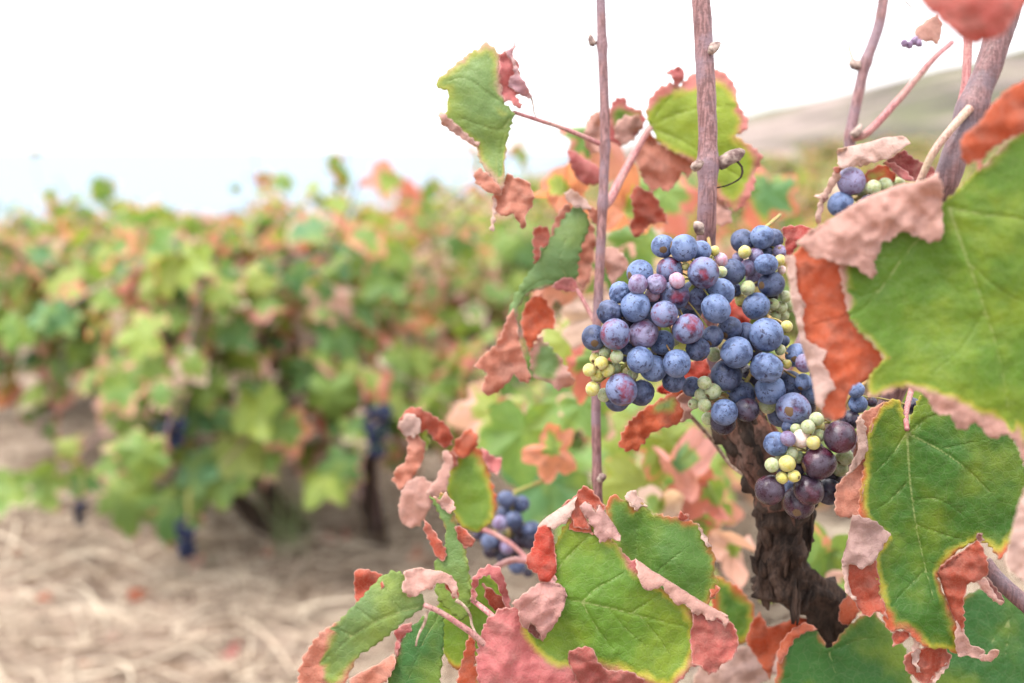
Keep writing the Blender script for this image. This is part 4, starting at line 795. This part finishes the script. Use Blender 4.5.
#@@GRAPES
def sphere_mesh(name, seed, dent, mat):
    bm = bmesh.new(); bmesh.ops.create_icosphere(bm, subdivisions=4, radius=1.)
    for v in bm.verts:
        c = v.co.copy(); n_ = noise.noise(c*1.3+Vector((seed, 0, 0)))*.035+noise.noise(c*3+Vector((0, seed, 0)))*.010
        if dent: n_ += dent*(-abs(noise.noise(c*2.2+Vector((seed, seed, 0))))*.5)
        if c.z > .93: n_ -= (c.z-.93)*.9
        v.co = c*(1+n_); v.co.z *= 1.04
    me = bpy.data.meshes.new(name); bm.to_mesh(me); bm.free(); me.polygons.foreach_set('use_smooth', [True]*len(me.polygons)); me.materials.append(mat); return me
GMESH = {k: [sphere_mesh('grape', i*3.7+j, (0, .10, .42)[j], m) for j in range(3)] for i, (k, m) in enumerate(GM.items())}
def grape_bunch(label, group, d, grapes, axis, stemtop, seed=1, spread=11., curve=None):
    """grapes: (x, y, r, type, layer); a berry is pushed back until it only just touches those in front of it"""
    rng = random.Random(seed); top = at(stemtop[0], stemtop[1], stemtop[2])
    root = empty('grape_bunch', top, label, 'grape bunch', group)
    done = []; px = d/F
    xs = np.array([g[0] for g in grapes]); ys = np.array([g[1] for g in grapes]); cx, cy = xs.mean(), ys.mean(); ext = max(np.ptp(xs), np.ptp(ys))/2+1
    for x, y, r, ty, ly in sorted(grapes, key=lambda g: g[4]):
        zc = ly*spread+((x-cx)**2+(y-cy)**2)/ext**2*16+rng.uniform(-1, 1)
        zc += (15-r)*.35
        for it in range(60):
            bad = False
            for (X, Y, R, Z) in done:
                s2 = (x-X)**2+(y-Y)**2; m = (r+R)*.93
                if s2+(zc-Z)**2 < m*m and zc < Z+math.sqrt(max(0, m*m-s2))-1e-3: zc = Z+math.sqrt(max(0, m*m-s2)); bad = True
            if not bad: break
        done.append((x, y, r, zc))
        dd = d+zc*px; P = at(x, y, dd)
        mi = 0 if rng.random() < .5 else (1 if rng.random() < .8 or r < 8 else 2)
        g = bpy.data.objects.new('grape', GMESH[ty][mi]); COL.objects.link(g); g.location = P; s = r*dd/F/1.005; g.scale = (s*rng.uniform(.955, 1.035), s*rng.uniform(.955, 1.035), s*rng.uniform(.97, 1.05))
        g.rotation_euler = (rng.gauss(.5, .7), rng.gauss(0, .7), rng.uniform(0, 6.28)); put(g, root)
    mb = MB(); zmid = np.mean([q[3] for q in done])+6
    A = np.array(axis, float); ax = catmull(np.column_stack((A, np.full(len(A), zmid))), 30)
    mb.tube(np.vstack((catmull([top, (top+at(ax[0, 0], ax[0, 1], d+ax[0, 2]*px))/2, at(ax[0, 0], ax[0, 1], d+ax[0, 2]*px)], 8)[:-1], at(ax[:, 0], ax[:, 1], d+ax[:, 2]*px))), 2.0*px, 7, .2, 400)
    for X, Y, R, Z in done:
        k = int(np.argmin((ax[:, 0]-X)**2+(ax[:, 1]-Y)**2)); k = max(0, k-2); a = ax[k]; b = np.array((X, Y, Z)); m_ = (a+b)/2+np.array((0, -2, 3)); q = catmull([a, m_, b], 7)
        mb.tube(at(q[:, 0], q[:, 1], d+q[:, 2]*px), np.linspace(.8, 1.2, 7)*px, 5, cap=False)
    mb.build('stem', STEMG, root)
    return root
NG = 'bunches on the nearest vine'
A_ = [(683.9,248.1,14,'b',0),(662.8,246.1,11.5,'b',1),(701,250.8,10.5,'b',1),(669.8,270.3,13,'x',1),(703.4,272.7,16,'x',0),(640,272.7,13,'b',1),(637.8,284.4,10.2,'p',0),(656.5,284,10.4,'p',0),(676.9,280.5,8,'k',0),(652.7,294.2,7.8,'k',1),(619.8,292.5,11.5,'b',1),(674.5,295.3,15,'x',0),(694,295.5,14.6,'x',0),(721,292.2,14,'b',1),(716,308.6,15,'b',0),(635.5,307,15.4,'b',0),(609.7,312.5,13.4,'d',1),(664.4,314,13.2,'x',0),(714.4,250.8,5.2,'y',1),(720.2,260.2,7.6,'k',1),(721.4,272,5.7,'g',1),(685.5,266.4,4.5,'y',1),
 (615.2,334,15.6,'x',0),(643.3,334,15.2,'p',0),(594,337.5,13,'d',1),(662,342.7,13,'b',1),(687.8,329,15.6,'x',0),(640.2,359.8,13.8,'b',0),(653.4,368.4,13.8,'b',1),(676.9,363.4,14,'b',0),(698,349,12.5,'d',1),(621.4,389.5,16.3,'x',0),(641,392.7,13.8,'d',1),(617.5,399,12.5,'d',2),(673.8,381,12.5,'d',2),(674,340.3,6,'g',2),(599.5,343.4,6,'y',1),(605,352.8,6.4,'g',1),(616.7,356.7,6.8,'g',0),(595.6,358.3,6.2,'y',1),(601.3,363,7,'y',0),(589.4,370,6.7,'y',0),(608.1,370.8,6.7,'y',0),(615.2,367.7,6,'g',1),(597.2,375.5,6.7,'y',0),(592.5,388.8,7.2,'y',0),(604.2,395,6.8,'g',1),(632.3,374.7,6,'g',2),(712.8,336.4,11,'d',1),(730,328.6,12,'d',1),
 (648,320,12,'d',3),(628,352,11,'d',3),(690,310,12,'d',3),(655,300,12,'d',3),(710,295,10,'n',3),(625,320,12,'n',3),(660,355,11,'n',3)]
grape_bunch('large powdery blue bunch with yellow unripe berries clustered at its left tip', NG, .478, A_, [(712, 262), (690, 290), (665, 320), (640, 350), (615, 375)], (708, 235, .53), 3)
B_ = [(736.6,352.5,16.2,'b',0),(766.3,335,17.2,'b',0),(766.3,367.8,16.2,'b',0),(770.2,389.7,15.4,'b',1),(726.4,374.8,15.8,'d',1),(745,333.4,11,'d',2),(741.3,395,14.5,'d',1),(692,386.6,10.5,'d',1),(704.5,382.7,7,'g',0),(713,391.3,7.9,'g',0),(701.4,395.2,7,'g',0),(724.8,394.4,6.2,'g',1),(704.5,405.3,6.7,'g',0),(693.6,403.8,5.7,'g',1),(714,354.5,7.5,'g',3),(724.5,412.3,13.4,'b',0),(723,422,12.5,'n',1),(708,418.6,6.4,'g',1),(747,410,12.5,'n',1),(767.5,405.3,8.5,'g',2),
 (796.7,355.3,11.8,'b',1),(804.5,363,9.5,'p',0),(790,384,13,'d',2),(803,382,8.4,'b',1),(813,391,11.8,'b',1),(784,341,6,'d',2),(793.3,409,17.2,'x',0),(786.6,326.4,6.2,'y',0),(780.3,349.8,5.4,'g',0),(787,364,4.8,'y',1),(750,378,12,'n',3),(740,372,11,'n',3),(780,415,12.5,'d',2),(752,350,11,'n',3),(784,396,10,'d',3),(820,376,10,'b',2),(806,405,10,'n',3)]
grape_bunch('middle bunch of dark blue grapes with pale green unripe berries low on its left', NG, .486, B_, [(770, 318), (760, 345), (750, 375), (730, 405)], (745, 300, .54), 4)
U_ = [(742.7,241,11.7,'d',1),(762.2,237.2,11.9,'b',0),(773,239,10.4,'d',1),(744.7,252,6.6,'y',0),(756,255.2,7.9,'p',0),(780,252,7,'p',1),(766,264.5,11,'b',0),(748,267.7,8.6,'p',1),(754.4,278.6,8.6,'p',1),(780,260,5.3,'y',0),(771.6,284,13.2,'d',0),(747.8,288,7.6,'g',0),(756.2,306,13.6,'b',0),(773,304.4,6.2,'g',1),(781,307.5,6.3,'g',1),(774.7,315.3,6.2,'g',1),(783.3,315.3,5.8,'g',1),(785.6,296.6,6.2,'g',1),(767,252.8,5.8,'d',2),(781.7,270,4.5,'t',1),(732.5,271.6,12.4,'d',0),(735,290,7,'d',2),(742,300,7,'y',2),(790,306,6,'g',2),(760,270,9,'n',3),(770,295,9,'n',3),(738,258,6,'p',2)]
grape_bunch('small upper middle bunch of blue, mauve and green berries beside the red crumpled leaf', NG, .503, U_, [(765, 228), (762, 255), (765, 285), (768, 312)], (780, 215, .55), 5)
C_ = [(776,444,12.2,'b',1),(788,438.6,8,'p',0),(801.7,438.6,9,'t',0),(788.4,427,7,'d',2),(808,427,7,'g',0),(816.6,419,7.2,'g',0),(819,425.5,5.4,'y',0),(796,429,5.4,'g',1),(813.4,442.5,7.2,'y',0),(819,435.5,6.2,'g',1),(840,437,16.2,'w',0),(819,462.8,16.8,'w',0),(772,465,7.4,'g',0),(787,463.6,8.2,'y',0),(781.4,455,6.5,'g',1),(791.6,453.4,6.7,'g',0),(798,457,6.5,'g',0),(782,477.7,6.2,'y',0),(794,476,6.5,'y',0),(844.7,457,8.5,'g',2),(840,468,8.5,'g',2),(769.7,490,15.2,'w',0),(808.8,490,15.5,'w',0),(798.6,502.7,16.2,'w',1),(829,491.7,13.5,'n',1),(791.6,489,9.2,'d',1),(832,477,10,'n',2),(798,469,7.2,'n',2),(856.4,390,8,'b',0),(858,404,9.5,'b',0),(872,402,5.2,'n',2),(912,406,9,'n',2),(850,420,10,'n',2),(815,450,9,'n',3),(785,470,9,'n',3)]
grape_bunch('lowest bunch of wine-red grapes round a knot of yellow unripe berries', NG, .474, C_, [(850, 395), (835, 420), (812, 450), (800, 480)], (880, 370, .53), 6)
R_ = [(851.3,181.3,13.9,'p',0),(840.6,204,12.7,'b',0),(860,189,7.4,'g',0),(873.4,187.5,7.4,'g',0),(885,185,7.4,'g',0),(897.6,184,7,'g',1),(870,205,11,'p',1),(858,215,11,'b',1),(890,205,10,'p',2)]
grape_bunch('few lilac and green berries half hidden behind the folded pink leaf margin', NG, .532, R_, [(890, 180), (872, 192), (855, 200)], (915, 185, .55), 7)
E_ = [(506.5,499.5,9.2,'d',0),(521,504,9,'d',0),(500,523,7.4,'p',0),(514,520,9,'d',0),(519.6,528,8.4,'n',1),(532,530,9.2,'d',0),(529.5,541,9.2,'n',1),(490,541,9.2,'d',0),(497,545,7.4,'n',1),(491,551,8.2,'n',1),(507,547,7.6,'p',0),(504,557,8.4,'n',1),(517,565.5,9.2,'d',0),(478.5,534,6.2,'n',1),(501,538,8.2,'n',1),(521,541,8.4,'n',1),(528,573,5,'n',1),(512,535,9,'n',2),(515,552,8,'n',2),(505,512,7,'d',2)]
grape_bunch('out of focus blue bunch low at the left behind the bottom centre leaf', NG, .70, E_, [(515, 492), (512, 515), (508, 545), (515, 565)], (545, 480, .74), 8)
cane([(476, 528, .66), (492, 533, .66), (512, 545, .655), (530, 562, .65), (560, 590, .62)], 2.4, (), PETI, n=24, name='petiole')
cane([(490, 572, .62), (506, 562, .62), (522, 560, .62), (545, 568, .61), (570, 590, .6)], 3.2, (), PETI, n=24, name='petiole')
cane([(690, 415, .56), (712, 440, .575), (728, 462, .58), (745, 476, .572), (766, 492, .556)], 2.0, (), TWIG, n=24, name='tendril')

# far bunches on the vines behind
def far_bunch(px, py, d, w, hgt, n, label, seed):
    rng = random.Random(seed); c = at(px, py, d); bm = bmesh.new()
    for i in range(n):
        t_ = rng.random(); rr = (1-t_*.55)*w*math.sqrt(rng.random()); a = rng.uniform(0, 6.28)
        p = Vector((rr*math.cos(a), rr*math.sin(a), (.5-t_)*hgt)); r = rng.uniform(.0065, .0085)
        ret = bmesh.ops.create_icosphere(bm, subdivisions=2, radius=r)
        for v in ret['verts']: v.co += p
    me = bpy.data.meshes.new('grape_bunch'); bm.to_mesh(me); bm.free(); me.polygons.foreach_set('use_smooth', [True]*len(me.polygons)); me.materials.append(GM['f'])
    o = bpy.data.objects.new('grape_bunch', me); COL.objects.link(o); o.location = c
    st = MB(); st.tube(catmull([c+np.array((0, 0, hgt*.4)), c+np.array((.006, 0, hgt*.6)), c+np.array((.0, .03, hgt*.6+.05))], 8), .002, 6); st.build('stem', STEMG, o)
    tag(o, label, 'grape bunch', 'blurred bunches on the vines behind')
far_bunch(172, 434, 2.0, .034, .05, 40, 'blurred blue bunch among leaves near the left, above the two lower ones', 1)
far_bunch(376, 432, 2.0, .03, .10, 70, 'blurred long dark bunch hanging by the upright trunk', 2)
far_bunch(187, 540, 2.05, .026, .075, 46, 'blurred dark bunch almost touching the straw', 3)
far_bunch(80, 512, 2.15, .018, .05, 16, 'tiny blurred bunch at the far left above the straw', 4)
# low leaves of the left vine, hanging towards the straw
lowf = Foliage(31); rng = random.Random(9)
for (x, y, s, dl) in ((125, 480, .16, .05), (175, 495, .15, .1), (150, 445, .13, .2), (205, 470, .13, -.1), (235, 440, .14, .0), (40, 475, .13, .15), (15, 480, .12, .1), (65, 440, .08, .3), (195, 400, .14, .2), (120, 400, .14, .4), (260, 400, .14, 0.), (90, 470, .10, .4), (225, 465, .13, -.1), (330, 385, .13, -.1), (310, 360, .13, -.1), (360, 370, .12, .2), (430, 385, .12, .3), (395, 365, .12, .0)):
    lowf.add(at(x, y, 2.28+rng.uniform(-.1, .15)), -FW+np.array((rng.gauss(0, .3), 0, rng.gauss(.35, .25))), np.array((rng.gauss(0, .5), 0, -1.)), s, dl)
o = lowf.build('low_foliage', b1)
# shoot tips of the left vine that stand against the sky
for pts, lv in (([(255, 260, 2.5), (258, 200, 2.5), (252, 140, 2.5), (240, 98, 2.5)], ((262, 172, .05, 1.), (250, 135, .02, 1.), (241, 100, .022, .6), (235, 185, .03, .2))), ([(90, 300, 3.4), (60, 230, 3.4), (38, 180, 3.4), (34, 148, 3.4)], ((34, 150, .035, .5), (50, 200, .04, .8)))):
    sh = MB(); shf = Foliage(55)
    q = catmull(np.array(pts, float), 16); sh.tube(at(q[:, 0], q[:, 1], q[:, 2]), np.linspace(.0022, .0006, 16), 5)
    for x, y, s, dl in lv: shf.add(at(x, y, pts[0][2]), -FW+np.array((.2, 0, .2)), np.array((.2, 0, -1.)), s, dl)
    host = b1 if pts[0][2] < 3 else b3
    o = sh.build('shoot', CANED, host); shf.build('shoot_foliage', o)

#@@SMALL
def grass_tuft(loc, label, seed, n=26, h=.14):
    rng = random.Random(seed); V = []; Fc = []
    for i in range(n):
        a = rng.uniform(0, 6.28); L = h*rng.uniform(.5, 1.1); w = rng.uniform(.0012, .003); ln = rng.uniform(.1, .7); bx, by = rng.gauss(0, .022), rng.gauss(0, .022); b = len(V)
        for j in range(6):
            t_ = j/5; x = bx+math.cos(a)*ln*L*t_*t_; y = by+math.sin(a)*ln*L*t_*t_; z = L*t_*(1-.25*ln*t_); ww = w*(1-t_*.9)
            V += [(loc[0]+x-math.sin(a)*ww, loc[1]+y+math.cos(a)*ww, loc[2]+z-.004), (loc[0]+x+math.sin(a)*ww, loc[1]+y-math.cos(a)*ww, loc[2]+z-.004), (loc[0]+x-math.cos(a)*ww*.5, loc[1]+y-math.sin(a)*ww*.5, loc[2]+z-.004)]
        for j in range(5):
            c = b+j*3; Fc += [(c, c+1, c+4, c+3), (c+1, c+2, c+5, c+4), (c+2, c, c+3, c+5)]
    o = mesh_obj('grass_tuft', V, Fc, GRASS); tag(o, label, 'grass tuft', 'grass tufts in the straw')
GRASS = plain('grass_blade', (.16, .22, .08), (.30, .34, .17), 40)
for i, (x, y, lb, n, hh) in enumerate(((288, 552, 'pale grass tuft by the two-stemmed vine', 40, .26), (258, 528, 'green grass clump touching the slanting stems', 26, .13), (300, 535, 'thin grass blades beside the bare gap', 14, .16), (205, 560, 'small grass tuft near the lowest left bunch', 12, .08))):
    grass_tuft(ground_at(x, y), lb, i, n, hh)
rng = random.Random(17)
fl = ((130, 598, .05, ORG), (240, 655, .055, ROSE), (325, 542, .05, RED), (200, 568, .03, ROSE), (45, 600, .03, ORG), (80, 665, .04, SALM), (395, 590, .05, ORG), (345, 545, .05, ROSE), (270, 555, .03, RED), (415, 560, .05, SALM), (110, 640, .03, PALE), (20, 560, .04, SALM))
where = ('left of the straw swirl', 'in the straw at the bottom left', 'at the foot of the upright trunk', 'under the lowest left bunch', 'near the left edge', 'at the lower left', 'behind the drooping leaf', 'right beside the upright trunk base', 'below the slanting stems', 'behind the folded upright leaf', 'among pale straw stalks', 'at the left edge by the soil')
for i, (x, y, s, c) in enumerate(fl):
    f = Foliage(200+i); g = ground_at(x, y)
    V, F_, z, ve, uv = one_leaf(g+np.array((0, 0, .015)), (rng.gauss(0, .3), -.2, 1), (rng.gauss(0, 1), rng.gauss(0, 1), 0), s*1.5, 1.4, rng, 0); n_ = len(V)
    o = mesh_obj('fallen_leaf', V, F_, LEAF, None, {'zone': ('FLOAT', np.full(n_, -30.)), 'vein': ('FLOAT', ve), 'dry': ('FLOAT_COLOR', np.tile(np.append(np.array(c), 1), (n_, 1))), 'green': ('FLOAT_COLOR', np.tile(np.array((.1, .2, .03, 1)), (n_, 1))), 'luv': ('FLOAT_VECTOR', np.column_stack((uv, np.full(n_, i*30.))))})
    tag(o, {id(ORG): 'orange', id(ROSE): 'pinkish red', id(RED): 'bright red', id(SALM): 'salmon', id(PALE): 'pale'}[id(c)]+' fallen vine leaf '+where[i], 'fallen leaf', 'fallen leaves on the straw')
